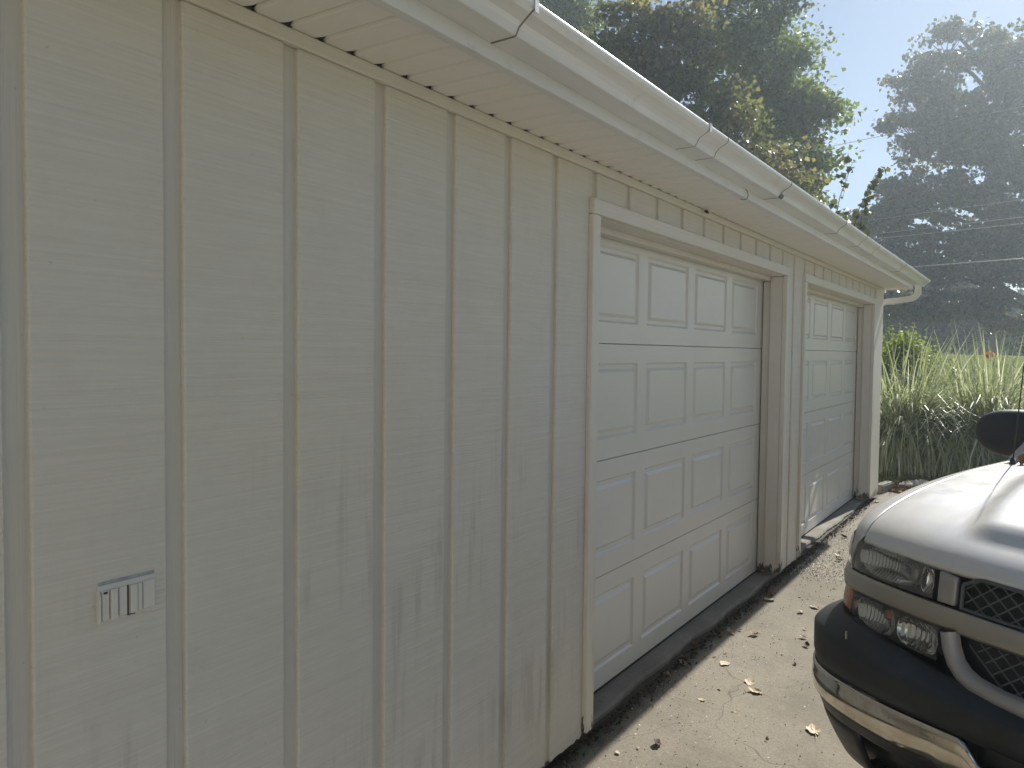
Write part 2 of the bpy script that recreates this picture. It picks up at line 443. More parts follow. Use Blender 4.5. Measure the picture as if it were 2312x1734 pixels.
xs = [-40, -30, -10, 0, 5, 8, 9.5, 10.0, 10.06, 10.12, 10.18, 10.24, 10.5] + [11 + 0.7 * i for i in range(40)] + [40, 45, 52, 60, 70, 88]
ys = [-45, -38, -30, -20, -14] + [-10 + 0.8 * i for i in range(26)] + [12, 16, 22, 30, 38, 45]
mb = MB(); mb.grid([[(x, y, ground_z(x, y)) for y in ys] for x in xs])
lawn = mb.build('lawn', M['lawn'], smooth=True)
tag(lawn, 'green lawn rising gently behind the ornamental grass', None, None, 'structure')

nx, ny = 170, 72
mb = MB()
rows = []
for i in range(nx + 1):
    x = -9 + (10.13 + 9) * i / nx
    row = []
    for j in range(ny + 1):
        y = -9.0 + 9.07 * (j / ny) ** 0.55
        xe = x + (0.10 * math.sin(y * 2.3) + 0.05 * math.sin(y * 7.1) if i == nx else 0)
        row.append((xe, y, drive_z(x, y) + 0.004 * math.sin(x * 3.1 + 1.3 * math.sin(y * 2.1)) * math.sin(y * 4.3)))
    rows.append(row)
mb.grid(rows)
for a, b in zip(range(ny), range(1, ny + 1)):
    p, q = rows[-1][a], rows[-1][b]
    mb.add([p, q, (q[0], q[1], -0.4), (p[0], p[1], -0.4)], [(0, 1, 2, 3)])
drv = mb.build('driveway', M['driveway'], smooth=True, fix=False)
tag(drv, 'worn concrete driveway strewn with leaves in front of the garage doors', None, None, 'structure')

# garage floor slab that shows as a lip under the doors
mb = MB()
rows = []
for i in range(0, 260):
    x = -2.4 + 11.95 * i / 259
    e = 0.052 + 0.010 * math.sin(x * 2.1) + 0.007 * math.sin(x * 9.3 + 1) + 0.004 * random.uniform(-1, 1)
    rows.append([(x, e + .006, -0.12), (x, e, -0.012), (x, e + .012, 0.0), (x, 0.12, 0.002), (x, 6.0, 0.002)])
mb.grid(rows)
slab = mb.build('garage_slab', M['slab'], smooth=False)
tag(slab, 'concrete floor slab showing as a low lip under the garage doors', None, None, 'structure')

# ================================================================ GARAGE
GX0, GX1, GD = -2.45, 9.605, 6.2
G = thing('garage', 'long white garage with grooved siding and two panelled doors', 'garage', (0, 0, 0))
OPEN = [(2.815, 5.60), (6.170, 9.09)]
ZTOP, ZHEAD = 2.272, 2.104
WY = 0.012                                         # plane of the groove floors
mb = MB()
segs = [(GX0, 2.79), (5.63, 6.145), (9.115, GX1)]
for a, b in segs: mb.box(a, b, WY, 0.12, 0.02, 2.42)
for a, b in OPEN: mb.box(a - 0.025, b + 0.025, WY, 0.12, 2.135, 2.42)
mb.build('wall', M['groove'], G)
for a, b in segs:
    mb = MB(); mb.box(a + .01, b - .01, 0.05, 0.118, -0.3, 0.0195); mb.build('foundation', M['foundation'], G)

# siding boards between the grooves, 12 inches apart
PITCH_X, XG, GW = 0.3048, 0.6854, 0.042
def board(x0, x1, z0, z1):
    m = MB()
    n = max(2, int((x1 - x0) / 0.02))
    # slightly uneven lower edge
    poly = [(x0, z1)] + [(x0 + (x1 - x0) * i / n, z0 + (random.uniform(-.006, .006) if z0 < 0.1 else 0)) for i in range(n + 1)] + [(x1, z1)]
    c = 0.004
    def ring(ins, y): return [(min(max(px, x0 + ins), x1 - ins), y, pz) for px, pz in poly]
    A, B, Cc = ring(0, WY + .001), ring(0.0008, c), ring(c, 0.0)
    k = len(poly)
    m.add(A + B + Cc, [tuple(range(2 * k, 3 * k))] + [(i, (i + 1) % k, k + (i + 1) % k, k + i) for i in range(k)] + [(k + i, k + (i + 1) % k, 2 * k + (i + 1) % k, 2 * k + i) for i in range(k)])
    return m.build('siding_board', M['siding'], G)
i0 = int(math.floor((GX0 - XG) / PITCH_X)); i1 = int(math.ceil((GX1 - XG) / PITCH_X))
TR = [(a - .06, b + .06) for a, b in OPEN]
for i in range(i0, i1 + 1):
    a, b = XG + PITCH_X * i, XG + PITCH_X * (i + 1) - GW
    a, b = max(a, GX0 + .005), min(b, 9.148)
    if b - a < 0.02: continue
    cuts = [(a, b, 'full')]
    for t0, t1 in TR:
        new = []
        for p, q, kind in cuts:
            if kind == 'head' or q <= t0 or p >= t1: new.append((p, q, kind)); continue
            if p < t0: new.append((p, t0 - .0015, 'full'))
            if q > t1: new.append((t1 + .0015, q, 'full'))
            new.append((max(p, t0), min(q, t1), 'head'))
        cuts = new
    for p, q, kind in cuts:
        if q - p < 0.012: continue
        board(p, q, 0.022 + random.uniform(-.004, .004) if kind == 'full' else 2.1665, ZTOP - .0015)

# trims round the doors, corner board, frieze
for (a, b), (t0, t1) in zip(OPEN, TR):
    for x0, x1 in ((t0, a), (b, t1)):
        mb = MB(); mb.box(x0, x1, -0.02, 0.011, 0.032, ZHEAD - .0015); mb.build('door_trim', M['trim'], G, 0.0025)
    mb = MB(); mb.box(t0, t1, -0.0215, 0.011, ZHEAD, 2.1645); mb.build('head_trim', M['trimh'], G, 0.0025)
    for s, xj in ((-1, a), (1, b)):
        mb = MB(); mb.box(min(xj, xj + s * .022) - .0, max(xj, xj + s * .022), 0.0125, 0.094, 0.028, 2.0985); mb.build('jamb', M['jamb'], G, 0.002)
        mb = MB(); xs_ = xj + s * .024
        mb.box(min(xs_, xs_ + s * .02), max(xs_, xs_ + s * .02), 0.096, 0.150, 0.026, 2.07); mb.build('door_stop', M['jamb'], G, 0.002)
    mb = MB(); mb.box(a, b, 0.0125, 0.094, 2.1005, 2.122); mb.build('head_jamb', M['jamb'], G, 0.002)
    mb = MB(); mb.box(a - .02, b + .02, 0.096, 0.150, 2.074, 2.120); mb.build('door_stop', M['jamb'], G, 0.002)
mb = MB(); mb.box(9.1515, GX1 + .004, -0.0195, 0.0115, 0.015, ZTOP - .001); mb.build('corner_board', M['trim'], G, 0.003)
mb = MB(); mb.box(GX1 - .0, GX1 + .02, 0.0125, 0.12, 0.015, ZTOP - .001); mb.build('corner_board', M['trim'], G, 0.003)
for xa, xb in ((GX0, 0.42), (0.422, 3.95), (3.952, 7.1), (7.102, 9.83)):
    mb = MB(); mb.box(xa, xb, -0.0105, 0.011, ZTOP, 2.308); mb.build('frieze_board', M['trimh'], G, 0.003)

# soffit planks, each with its notch against the frieze
SZ = 2.3085
FY = -0.2902
px = 0.1024
def soffit_mesh():
    m = MB(); w = px - .005; c = 0.009
    outer = [(0, FY + .004), (w, FY + .004), (w, -.026), (w - .012, -.003), (.010, -.003), (0, -.026)]
    inner = [(c, FY + .004), (w - c, FY + .004), (w - c, -.030), (w - .019, -.004), (.016, -.004), (c, -.030)]
    n = 6
    v = [(p[0], p[1], .0042) for p in inner] + [(p[0], p[1], .0115) for p in outer] + [(p[0], p[1], .013) for p in outer]
    f = [tuple(range(n))] + [(i, (i + 1) % n, n + (i + 1) % n, n + i) for i in range(n)] + [(n + i, n + (i + 1) % n, 2 * n + (i + 1) % n, 2 * n + i) for i in range(n)]
    m.add(v, f); me = m.mesh('soffit_plank'); me.materials.append(M['soffit']); return me
sm_ = soffit_mesh()
x = 1.3595 - px * 37
while x < 9.72:
    o = link('soffit_plank', sm_, None, G); o.location = (x, 0, SZ - .004)
    x += px
mb = MB(); mb.box(GX0, 9.74, FY + .003, -0.027, SZ + .0095, SZ + .02); mb.build('soffit_backing', M['soffit'], G)
mb = MB(); mb.box(GX0, 9.74, -0.026, 0.0119, SZ + .035, SZ + .05); mb.build('eave_cavity', M['cavity'], G)
mb = MB(); mb.box(GX0, 9.742, FY, FY + .0025, SZ - .002, 2.45); mb.box(GX0, 9.742, FY + .0027, FY + .03, SZ - .0025, SZ - .0005); mb.build('fascia', M['gutter'], G, 0.0006)
mb = MB(); mb.box(9.7425, 9.762, FY - .0, 0.012, SZ - .012, 2.44); mb.build('rake_board', M['trim'], G, 0.002)
mb = MB(); mb.box(9.607, 9.742, 0.013, GD, SZ + .012, SZ + .02); mb.build('rake_soffit', M['soffit'], G)

# gutter: K profile along the eave
GB, GT = 2.3482, 2.4195
prof = [(FY - .001, 2.425), (FY - .001, GB), (-0.366, GB), (-0.369, GB + .0015), (-0.3735, GB + .012), (-0.377, GB + .020), (-0.386, GB + .030), (-0.399, GB + .038), (-0.413, GB + .045), (-0.422, GB + .053), (-0.4265, GB + .061), (-0.427, GT - .003), (-0.4255, GT), (-0.416, GT + .0005), (-0.415, GT - .004)]
def gutter_run(x0, x1, sag=0.0):
    m = MB(); n = 24
    def P(xx, q, ins):
        return (xx, q[0] + (ins if q[0] < FY - .01 else ins), q[1] + ins + sag * math.sin((xx) * 1.7))
    rows = [[(x0 + (x1 - x0) * i / n, q[0], q[1] + sag * math.sin((x0 + (x1 - x0) * i / n) * 1.7)) for q in prof] for i in range(n + 1)]
    m.grid(rows)
    return m
GUT = MB()
gend = 10.10
gt = gutter_run(GX0, gend, 0.0015).build('gutter', M['gutter'], G, smooth=False, fix=False)
sol = gt.modifiers.new('thick', 'SOLIDIFY'); sol.thickness = 0.0015; sol.offset = 0
for p in gt.data.polygons: p.use_smooth = False
def seam(xc, w=0.0035, out=0.0018, mat='sealant', blob=False):
    m = MB(); pr = prof[1:13]
    rows = []
    for dx in (-w / 2, w / 2):
        rr = []
        for j, q in enumerate(pr):
            n = (-1.0, -0.35) if q[0] < -0.372 else (0.0, -1.0)
            if j == 2 or j == 3: n = (-.7, -.7)
            wob = 0.0012 * math.sin(j * 2.1 + xc * 9)
            rr.append((xc + dx + wob + 0.002 * math.sin(j * 1.3 + xc), q[0] + n[0] * out, q[1] + n[1] * out))
        rows.append(rr)
    m.grid(rows)
    o = m.build('seam', M[mat], gt, fix=False)
    s = o.modifiers.new('thick', 'SOLIDIFY'); s.thickness = 0.002; s.offset = 0
    if blob:
        mm = MB()
        for dx, r in ((0, .011), (.014, .008), (-.012, .007)):
            mm.tube([(xc + dx, -.372, GB - .004), (xc + dx + .004, -.378, GB + .004), (xc + dx + .006, -.384, GB + .014)], [r * .6, r, r * .5], 7)
        mm.build('sealant_lump', M['sealant'], gt, smooth=True)
for xc, blob in ((1.67, False), (2.905, False), (3.11, False), (4.07, True), (5.43, False), (6.15, False), (6.70, False), (8.15, False)):
    seam(xc, blob=blob)
    if xc in (1.67, 2.905, 5.43, 6.7):
        mm = MB(); mm.box(xc - .008, xc + .010, -.4305, -.4285, GT - .028, GT + .003); mm.box(xc - .008, xc + .010, -.4305, -.400, GT + .002, GT + .0045); mm.build('hanger_clip', M['gutter'], gt)
seam(9.86, 0.004, 0.0018)
mb = MB(); mb.prism(prof[:13], 'x', gend, gend + .003); mb.build('end_cap', M['gutter'], gt)
# debris on the lip
mb = MB()
for i in range(70):
    xx = random.uniform(0.8, 10); r = random.uniform(.0025, .006)
    mb.box(xx, xx + r * random.uniform(1, 4), -.427 + random.uniform(0, .010), -.421 + random.uniform(0, .008), GT, GT + r)
tag(mb.build('lip_debris', M['litter'], gt), kind='stuff')
# downspout with a ribbed elbow
DX = 9.83
mb = MB()
path = [(DX, -.335, 2.349), (DX, -.335, 2.300)]
for a in range(0, 9):
    t = math.radians(10 + 75 * a / 8)
    path.append((DX - .00 - .0 * a, -.335 + .085 * (1 - math.cos(t)), 2.285 - .085 * math.sin(t)))
path += [(DX - .02, -.18, 2.186), (DX - .06, -.02, 2.165), (DX - .11, .06, 2.135), (DX - .145, .085, 2.08), (DX - .155, .09, 2.0), (DX - .155, .09, .12)]
def rect_tube(m, pts, w, d, rib=None):
    rows = []
    for i, p in enumerate(pts):
        p = Vector(p); a = Vector(pts[max(0, i - 1)]); b = Vector(pts[min(len(pts) - 1, i + 1)])
        t = (b - a).normalized(); sx = Vector((1, 0, 0)); sx = (sx - t * sx.dot(t)).normalized(); sy = t.cross(sx)
        s = 1.0 + (0.05 * (i % 2) if rib and rib[0] <= i <= rib[1] else 0)
        row = []
        for cx, cy in ((-1, -.8), (-.8, -1), (-.3, -1), (-.25, -.93), (.25, -.93), (.3, -1), (.8, -1), (1, -.8), (1, .8), (.8, 1), (.3, 1), (.25, .93), (-.25, .93), (-.3, 1), (-.8, 1), (-1, .8)):
            row.append(tuple(p + sx * (cx * w / 2 * s) + sy * (cy * d / 2 * s)))
        rows.append(row)
    m.grid(rows, closed=True)
fine = []
for i in range(len(path) - 1):
    n = 3 if 1 <= i <= 9 else 1
    for j in range(n):
        fine.append(tuple(Vector(path[i]).lerp(Vector(path[i + 1]), j / n)))
fine.append(path[-1])
rect_tube(mb, fine, 0.075, 0.06, (3, 26))
ds = mb.build('downspout', M['soffit'], G, smooth=False)
mm = MB(); mm.tube([(DX + .01, -.3655, 2.318), (DX + .01, -.372, 2.318)], .006, 8); mm.build('screw', M['iron'], ds)

# roof, gables, rear wall
mb = MB()
RP = 4 / 12.0
ry = GD / 2
rise = (ry + .30) * RP
z0 = 2.44
n_c = 22
for side in (0, 1):
    for kx in range(n_c):
        t0, t1 = kx / n_c, (kx + 1.06) / n_c
        def yy(t): return (FY - .015 + (ry - FY + .015) * t) if side == 0 else (GD + .30 - (GD + .30 - ry) * t)
        def zz(t): return z0 + rise * t
        a, b = (GX0 - .3, yy(t0), zz(t0) + .012), (9.80, yy(t0), zz(t0) + .012)
        c_, d_ = (9.80, yy(min(t1, 1)), zz(min(t1, 1)) + .006), (GX0 - .3, yy(min(t1, 1)), zz(min(t1, 1)) + .006)
        e, f_ = (GX0 - .3, yy(t0), zz(t0)), (9.80, yy(t0), zz(t0))
        mb.add([a, b, c_, d_, e, f_], [(0, 1, 2, 3), (4, 5, 1, 0)])
mb.build('roof', M['shingle'], G, fix=False)
for xg, nm in ((GX0, 'gable_wall'), (GX1 - .12, 'gable_wall')):
    mb = MB(); mb.prism([(0.1215, 0.02), (GD - .001, 0.02), (GD - .001, 2.40), (ry, 2.40 + ry * RP), (0.1215, 2.40)], 'x', xg, xg + .118); mb.build(nm, M['siding'], G)
mb = MB(); mb.box(GX0 + .119, GX1 - .121, GD - .12, GD - .002, 0.02, 2.42); mb.build('rear_wall', M['siding'], G)

# sectional doors
REC = 0.1563
ZS = [0.0145, 0.536, 1.0695, 1.6005, 2.131]
def panel_mesh(w, h):
    m = MB()
    rings = [(0, .0005), (.010, .010), (.027, .010), (.042, -.001)]
    R = []
    for ins, y in rings:
        R.append([(ins, y, ins), (w - ins, y, ins), (w - ins, y, h - ins), (ins, y, h - ins)])
    for a, b in zip(R[:-1], R[1:]):
        m.add(a + b, [(i, (i + 1) % 4, 4 + (i + 1) % 4, 4 + i) for i in range(4)])
    m.add(R[-1], [(0, 1, 2, 3)])
    me = m.mesh('raised_panel', fix=False); me.materials.append(M['door']); return me
PW, PH = 0.545, 0.345
pm = panel_mesh(PW, PH)
for di, (xL, cols) in enumerate(((2.872, (3.017, 3.669, 4.315, 4.965)), (6.228, (6.470, 7.147, 7.838, 8.500)))):
    xR = (5.655, 9.255)[di]
    dr = bpy.data.objects.new('garage_door', None); COL.objects.link(dr); dr.parent = G; dr.location = (xL, REC, 0)
    dr['label'] = ('nearer white sectional garage door with light reflections on it', 'farther white sectional garage door near the corner')[di]
    pw = (0.545, 0.560)[di]
    if di: pm = panel_mesh(pw, PH)
    for s in range(4):
        z0_, z1_ = ZS[s] + .0025, ZS[s + 1] - .0025
        pz = (ZS[s] + ZS[s + 1]) / 2 - PH / 2 + .004
        m = MB()
        xs_ = [xL] + [v for c0 in cols for v in (c0, c0 + pw)] + [xR]
        zs_ = [z0_, pz, pz + PH, z1_]
        for i in range(len(xs_) - 1):
            for j in range(3):
                if i % 2 == 1 and j == 1: continue
                m.add([(xs_[i], REC, zs_[j]), (xs_[i + 1], REC, zs_[j]), (xs_[i + 1], REC, zs_[j + 1]), (xs_[i], REC, zs_[j + 1])], [(0, 1, 2, 3)])
        # tongue edges and back
        m.add([(xL, REC, z0_), (xR, REC, z0_), (xR, REC + .008, z0_ - .002), (xL, REC + .008, z0_ - .002)], [(0, 3, 2, 1)])
        m.add([(xL, REC, z1_), (xR, REC, z1_), (xR, REC + .008, z1_ + .002), (xL, REC + .008, z1_ + .002)], [(0, 1, 2, 3)])
        m.add([(xL, REC + .04, ZS[s]), (xR, REC + .04, ZS[s]), (xR, REC + .04, ZS[s + 1]), (xL, REC + .04, ZS[s + 1])], [(0, 3, 2, 1)])
        o = m.build('door_section', M['door'], dr, fix=False, off=(xL, REC, 0))
        for c0 in cols:
            p = link('raised_panel', pm, None, dr); p.location = (c0 - xL, 0.0, pz)
    m = MB(); m.box(xL, xR, REC + .002, REC + .035, -.004, ZS[0] + .001); m.build('bottom_seal', M['rubber'], dr, off=(xL, REC, 0))
    m = MB(); m.box(xL - .05, xR + .05, REC + .06, REC + .07, 0.004, 2.2); m.build('backing_panel', M['cavity'], dr, off=(xL, REC, 0))

# ================================================================ SMALL THINGS ON THE WALL
br = thing('metal_bracket', 'small ribbed metal bracket painted over white on the siding', 'bracket', (0.800, 0.0, 1.030))
m = MB(); m.box(0, .119, -.003, 0.0, 0, .072); m.build('plate', M['plate'], br, 0.001)
m = MB(); m.prism([(-.003, .0), (-.010, .0), (-.010, .054), (-.003, .064)], 'x', .0005, .005); m.build('side_flange', M['plate'], br, 0.001)
m = MB(); m.box(.004, .118, -.0022, -.0005, .0725, .0785); m.build('shade_strip', M['shade_grey'], br, 0.0008)  # thin strip coloured as the shadow above the plate
for x0, x1, d in ((.008, .0222, .005), (.0245, .038, .008), (.042, .058, .005), (.064, .078, .008), (.080, .089, .006), (.092, .117, .004)):
    m = MB(); m.box(x0, x1, -.003 - d, -.003, .003 + x0 * .03, .0615); m.build('rib', M['plate'], br, 0.0015)
m = MB(); m.box(.0595, .0628, -.0036, -.0031, .002, .062); m.build('slot', M['cavity'], br)
m = MB(); m.box(.060, .076, -.0045, -.0031, .0012, .0028); m.build('slot', M['cavity'], br)
m = MB(); m.box(.010, .018, -.0085, -.0079, .0555, .0600); m.build('slot', M['cavity'], br)

hk = MB()
pts = [(3.775, FY - .001, 2.345), (3.775, FY - .010, 2.335), (3.778, FY - .012, 2.315), (3.776, FY - .008, 2.300), (3.768, FY + .004, 2.2965), (3.755, FY + .018, 2.297)]
hk.tube(pts, .0016, 6)
o = hk.build('wire_hook', M['iron'], off=(3.775, FY, 2.32)); o.location = (3.775, FY, 2.32)
tag(o, 'thin bent wire hook hanging from the fascia above the nearer door', 'hook')

m = MB()
for q in ((0, 0, 0, .011), (.016, .006, -.003, .008), (-.013, .004, -.002, .007), (.004, -.006, -.008, .006), (.026, .010, .0, .005)):
    m.tube([(q[0] - q[3], q[1], q[2]), (q[0], q[1], q[2] - .002), (q[0] + q[3], q[1] + .003, q[2])], [q[3] * .4, q[3] * .7, q[3] * .3], 6)
o = m.build('dirt_nest', M['crumb']); o.location = (3.96, -.034, 2.294)
tag(o, 'tiny dark mud nest stuck under the soffit above the nearer door', 'nest')

# ================================================================ TRUCK
PSI = 0.36
T = thing('pickup_truck', 'silver-white pickup truck parked on the driveway, nose towards the camera', 'pickup truck', (2.40, -1.745, -0.10), -PSI)
PLAN = [(.05, -.15), (.05, 0), (.075, .3), (.128, .55), (.161, .68), (.202, .80), (.247, .907), (.302, .994), (.40, 1.05), (.56, 1.072), (.86, 1.07), (1.3, 1.055), (1.7, 1.035), (2.2, 1.02), (2.6, 1.02)]
def catmull(P, n=24):
    out = []
    for i in range(1, len(P) - 2):
        p0, p1, p2, p3 = [np.array(P[j], float) for j in (i - 1, i, i + 1, i + 2)]
        for k_ in range(n):
            t = k_ / n
            out.append(0.5 * ((2 * p1) + (-p0 + p2) * t + (2 * p0 - 5 * p1 + 4 * p2 - p3) * t * t + (-p0 + 3 * p1 - 3 * p2 + p3) * t ** 3))
    out.append(np.array(P[-2], float))
    return np.array(out)
class Plan:
    def __init__(s, pts):
        s.p = catmull(pts); d = np.linalg.norm(np.diff(s.p, axis=0), axis=1)
        s.s = np.concatenate([[0], np.cumsum(d)])
        s.L = s.s[-1]
    def pos(s, u):
        return np.interp(u, s.s, s.p[:, 0]), np.interp(u, s.s, s.p[:, 1])
    def nrm(s, u):
        a0, b0 = s.pos(u - .01); a1, b1 = s.pos(u + .01)
        t = np.array([a1 - a0, b1 - b0]); t /= max(1e-9, np.linalg.norm(t))
        return -t[1], t[0]
    def ub(s, b):
        i = int(np.argmax(s.p[:, 1])); return float(np.interp(b, s.p[:i + 1, 1], s.s[:i + 1]))
    def ua(s, a):
        return float(np.interp(a, s.p[:, 0], s.s))
BODY = Plan(PLAN)
BUMP = Plan([(-.01, -.15), (-.01, 0), (.002, .25), (.018, .44), (.045, .66), (.085, .82), (.14, .95), (.22, 1.045), (.34, 1.10), (.50, 1.115), (.70, 1.115), (.9, 1.11)])
def LEAN(z): return 0.15 * max(0.0, z - 0.6)
def surf(plan, u, z, off=0.0, side=1, lean=True):
    a, b = plan.pos(abs(u)); n = plan.nrm(abs(u))
    if u < 0: b = -b; n = (n[0], -n[1])
    return (a + n[0] * off + (LEAN(z) if lean else 0), (b + n[1] * off) * side, z)
def patch(plan, u0, u1, nu, zlo, zhi, nz, off=0.0, th=0.01, side=1, lean=True, prof=None):
    """solid sheet over the plan curve between two heights; prof(t) gives extra outward bulge over the height"""
    m = MB()
    zl = zlo if callable(zlo) else (lambda u: zlo); zh = zhi if callable(zhi) else (lambda u: zhi)
    F, Bk = [], []
    for i in range(nu + 1):
        u = u0 + (u1 - u0) * i / nu; fr, bk = [], []
        for j in range(nz + 1):
            t = j / nz; z = zl(u) + (zh(u) - zl(u)) * t
            e = off + (prof(t) if prof else 0)
            fr.append(surf(plan, u, z, e, side, lean)); bk.append(surf(plan, u, z, e - th, side, lean))
        F.append(fr); Bk.append(bk)
    if th == 0:
        m.grid(F); return m
    m.grid(F); m.grid(Bk, flip=True)
    nv = nz + 1; N = (nu + 1) * nv
    for i in range(nu):
        m.f += [[i * nv, (i + 1) * nv, N + (i + 1) * nv, N + i * nv], [i * nv + nz, N + i * nv + nz, N + (i + 1) * nv + nz, (i + 1) * nv + nz]]; m.mi += [0, 0]
    for j in range(nz):
        m.f += [[j, N + j, N + j + 1, j + 1], [nu * nv + j, nu * nv + j + 1, N + nu * nv + j + 1, N + nu * nv + j]]; m.mi += [0, 0]
    return m
def interp(*pts):
    X = [p[0] for p in pts]; Y = [p[1] for p in pts]
    return lambda u: float(np.interp(abs(u), X, Y))
ub, ua = BODY.ub, BODY.ua

# --- hood and fenders
def a_front(b):
    a, _ = BODY.pos(ub(min(abs(b), .995))); return a + LEAN(1.0)
def zhood(a, b):
    d = max(0.0, a - a_front(b))
    z = 1.004 + .036 * (1 - math.exp(-d / .035)) + .14 * (1 - math.exp(-d / .35)) + .02 * d
    bp = .565 + .17 * (a - .3)
    z += .030 * smooth01((bp - abs(b)) / .085 + .5) * smooth01((d - .095) / .085)
    z += .020 * (1 - (b / .95) ** 2) * smooth01(d / .5)
    return z
HB = .935
m = MB(); rows = []
for i in range(61):
    w = (i / 60) ** 1.5
    row = []
    for j in range(73):
        b = -HB + 2 * HB * j / 72
        af = a_front(b); ar = 1.50 - .10 * (b / .9) ** 2
        a = af + (ar - af) * w
        row.append((a, b, zhood(a, b)))
    rows.append(row)
skirt = [(p[0] + .012, p[1], p[2] - .022) for p in rows[0]]
lip = [(p[0] - .0005, p[1], p[2] - .011) for p in rows[0]]
m.grid([skirt, lip] + rows)
hood = m.build('hood', M['paint'], T, smooth=True, fix=False)

def wb(a):
    u = ua(a); return BODY.pos(u)[1]
WA, WR, WZ = 0.93, 0.43, 0.37
for side in (1, -1):
    m = MB(); rows = []
    A = list(np.linspace(.335, .5, 8)) + list(np.linspace(.54, 1.56, 32))
    for a in A:
        w = wb(max(.30, a - .055)); b0 = min(HB + .006, w - .012)
        row = []
        for s in np.linspace(0, 1, 9):
            b = b0 + (w - .010 - b0) * s
            row.append((a, b * side, zhood(a, min(b, .99)) - .002 - .055 * s ** 3))
        zt = row[-1][2]
        zl = .70
        if a > .5:
            d = abs(a - WA); zl = .45
            if d < WR: zl = max(zl, WZ + math.sqrt(WR * WR - d * d))
        for s, db in ((.06, .006), (.15, .010), (.30, .012), (.5, .012), (.75, .010), (1.0, .006)):
            row.append((a, (w - .010 + db) * side, zt + (zl - zt) * s))
        rows.append(row)
    m.grid(rows, flip=side < 0)
    fd = m.build('front_fender', M['paint'], T, smooth=True, fix=False)
    so = fd.modifiers.new('thick', 'SOLIDIFY'); so.thickness = .006; so.offset = -1

# --- front face pieces (mirrored left and right)
uL0, uL1 = ub(.625), ua(.47)
zTop = interp((0, .994), (ub(.6), .990), (ub(.8), .996), (ua(.47), 1.000))
zLb = interp((0, .894), (ub(.6), .894), (ub(.8), .890), (ua(.47), .892))
for side in (1, -1):
    hl = patch(BODY, uL0, uL1, 26, lambda u: zLb(u) + .003, lambda u: zTop(u) - .006, 6, -.050, .004, side).build('headlight', M['bezel'], T, smooth=True)
    # bezel is the body of the lamp; bowl reflectors and clear lens are its pieces
    def bowl(uc, zc, ru, rz, depth, off, ribs=0, e=3.0, side=side):
        mm = MB(); rows = []
        for i in range(101):
            u_ = -1 + 2 * i / 100; row = []
            for k_ in range(25):
                v_ = -1 + 2 * k_ / 24
                x_ = u_ * math.sqrt(1 - .32 * v_ * v_); y_ = v_ * math.sqrt(1 - .32 * u_ * u_)
                uu = uc + ru * x_; zz = zc + rz * y_
                p_ = (u_ ** 4 + v_ ** 4) ** .25
                dd = off - depth * max(0.0, 1 - p_ * p_) + (ribs and .0009 * math.sin(ru * x_ * ribs) * smooth01((u_ + .55) * 2.5) * smooth01((1 - p_) * 5))
                row.append(surf(BODY, uu, zz, dd, side))
            rows.append(row)
        mm.grid(rows); return mm
    bowl(ub(.825), .946, .142, .050, .034, -.003, 430).build('reflector', M['reflector'], hl, smooth=True, fix=False)
    bowl(ub(.655), .942, .026, .042, .020, -.006, 0).build('reflector', M['reflector'], hl, smooth=True, fix=False)
    bowl(ub(.697), .952, .022, .036, .022, -.004, 0, 2.0).build('reflector', M['bar'], hl, smooth=True, fix=False)
    patch(BODY, uL0, uL1, 26, zLb, lambda u: zTop(u) - .003, 5, .004, 0, side, prof=lambda t: .006 * math.sin(math.pi * t)).build('lens', M['lens'], hl, smooth=True)
    patch(BODY, ua(.455), ua(.56), 4, lambda u: .902, lambda u: .998, 4, .002, .006, side).build('corner_lens', M['bezel'], hl, smooth=True)
    # body colour strip beside the grille
    patch(BODY, ub(.548), ub(.607), 4, lambda u: .893, interp((ub(.548), .978), (ub(.607), .986)), 4, .008, .02, side).build('grille_side_panel', M['face_paint'], T, bevel=.003, smooth=True)
    # lower lamp
    u0, u1 = ub(.588), ua(.45)
    zt2 = lambda u: .815
    zb2 = interp((0, .715), (ub(.58), .715), (ub(.72), .718), (ub(.85), .712), (ua(.45), .706))
    ll = patch(BODY, u0, u1, 24, zb2, zt2, 6, -.048, .004, side).build('parking_lamp', M['bezel'], T, smooth=True)
    bowl(ub(.845), .765, .094, .049, .030, -.002, 430).build('reflector', M['reflector'], ll, smooth=True, fix=False)
    bowl(ub(.672), .764, .081, .047, .032, -.002, 330).build('reflector', M['reflector'], ll, smooth=True, fix=False)
    mm = bowl(ub(.80), .782, .020, .016, -.012, -.012, 0, 2.0); mm.build('amber_bulb', M['amber'], ll, smooth=True, fix=False)
    patch(BODY, u0, ub(.955), 20, zb2, zt2, 5, .006, 0, side, prof=lambda t: .006 * math.sin(math.pi * t)).build('lens', M['lens'], ll, smooth=True)
    patch(BODY, ub(.957), ua(.46), 10, lambda u: zb2(u) + .004, zt2, 5, .005, .008, side, prof=lambda t: .006 * math.sin(math.pi * t)).build('side_marker', M['amber'], ll, smooth=True)
    # rubber gaps behind hood edge and round the lamps
    patch(BODY, 0.0, ua(.46), 34, .62, .992, 3, -.060, .012, side).build('front_support', M['black'], T, smooth=True)

# cross bar between the lamps, full width in one piece
gb = patch(BODY, -ua(.50), ua(.50), 90, .819, .884, 6, .012, .022, 1, prof=lambda t: .006 * math.sin(math.pi * t)).build('grille_bar', M['bar'], T, smooth=True)

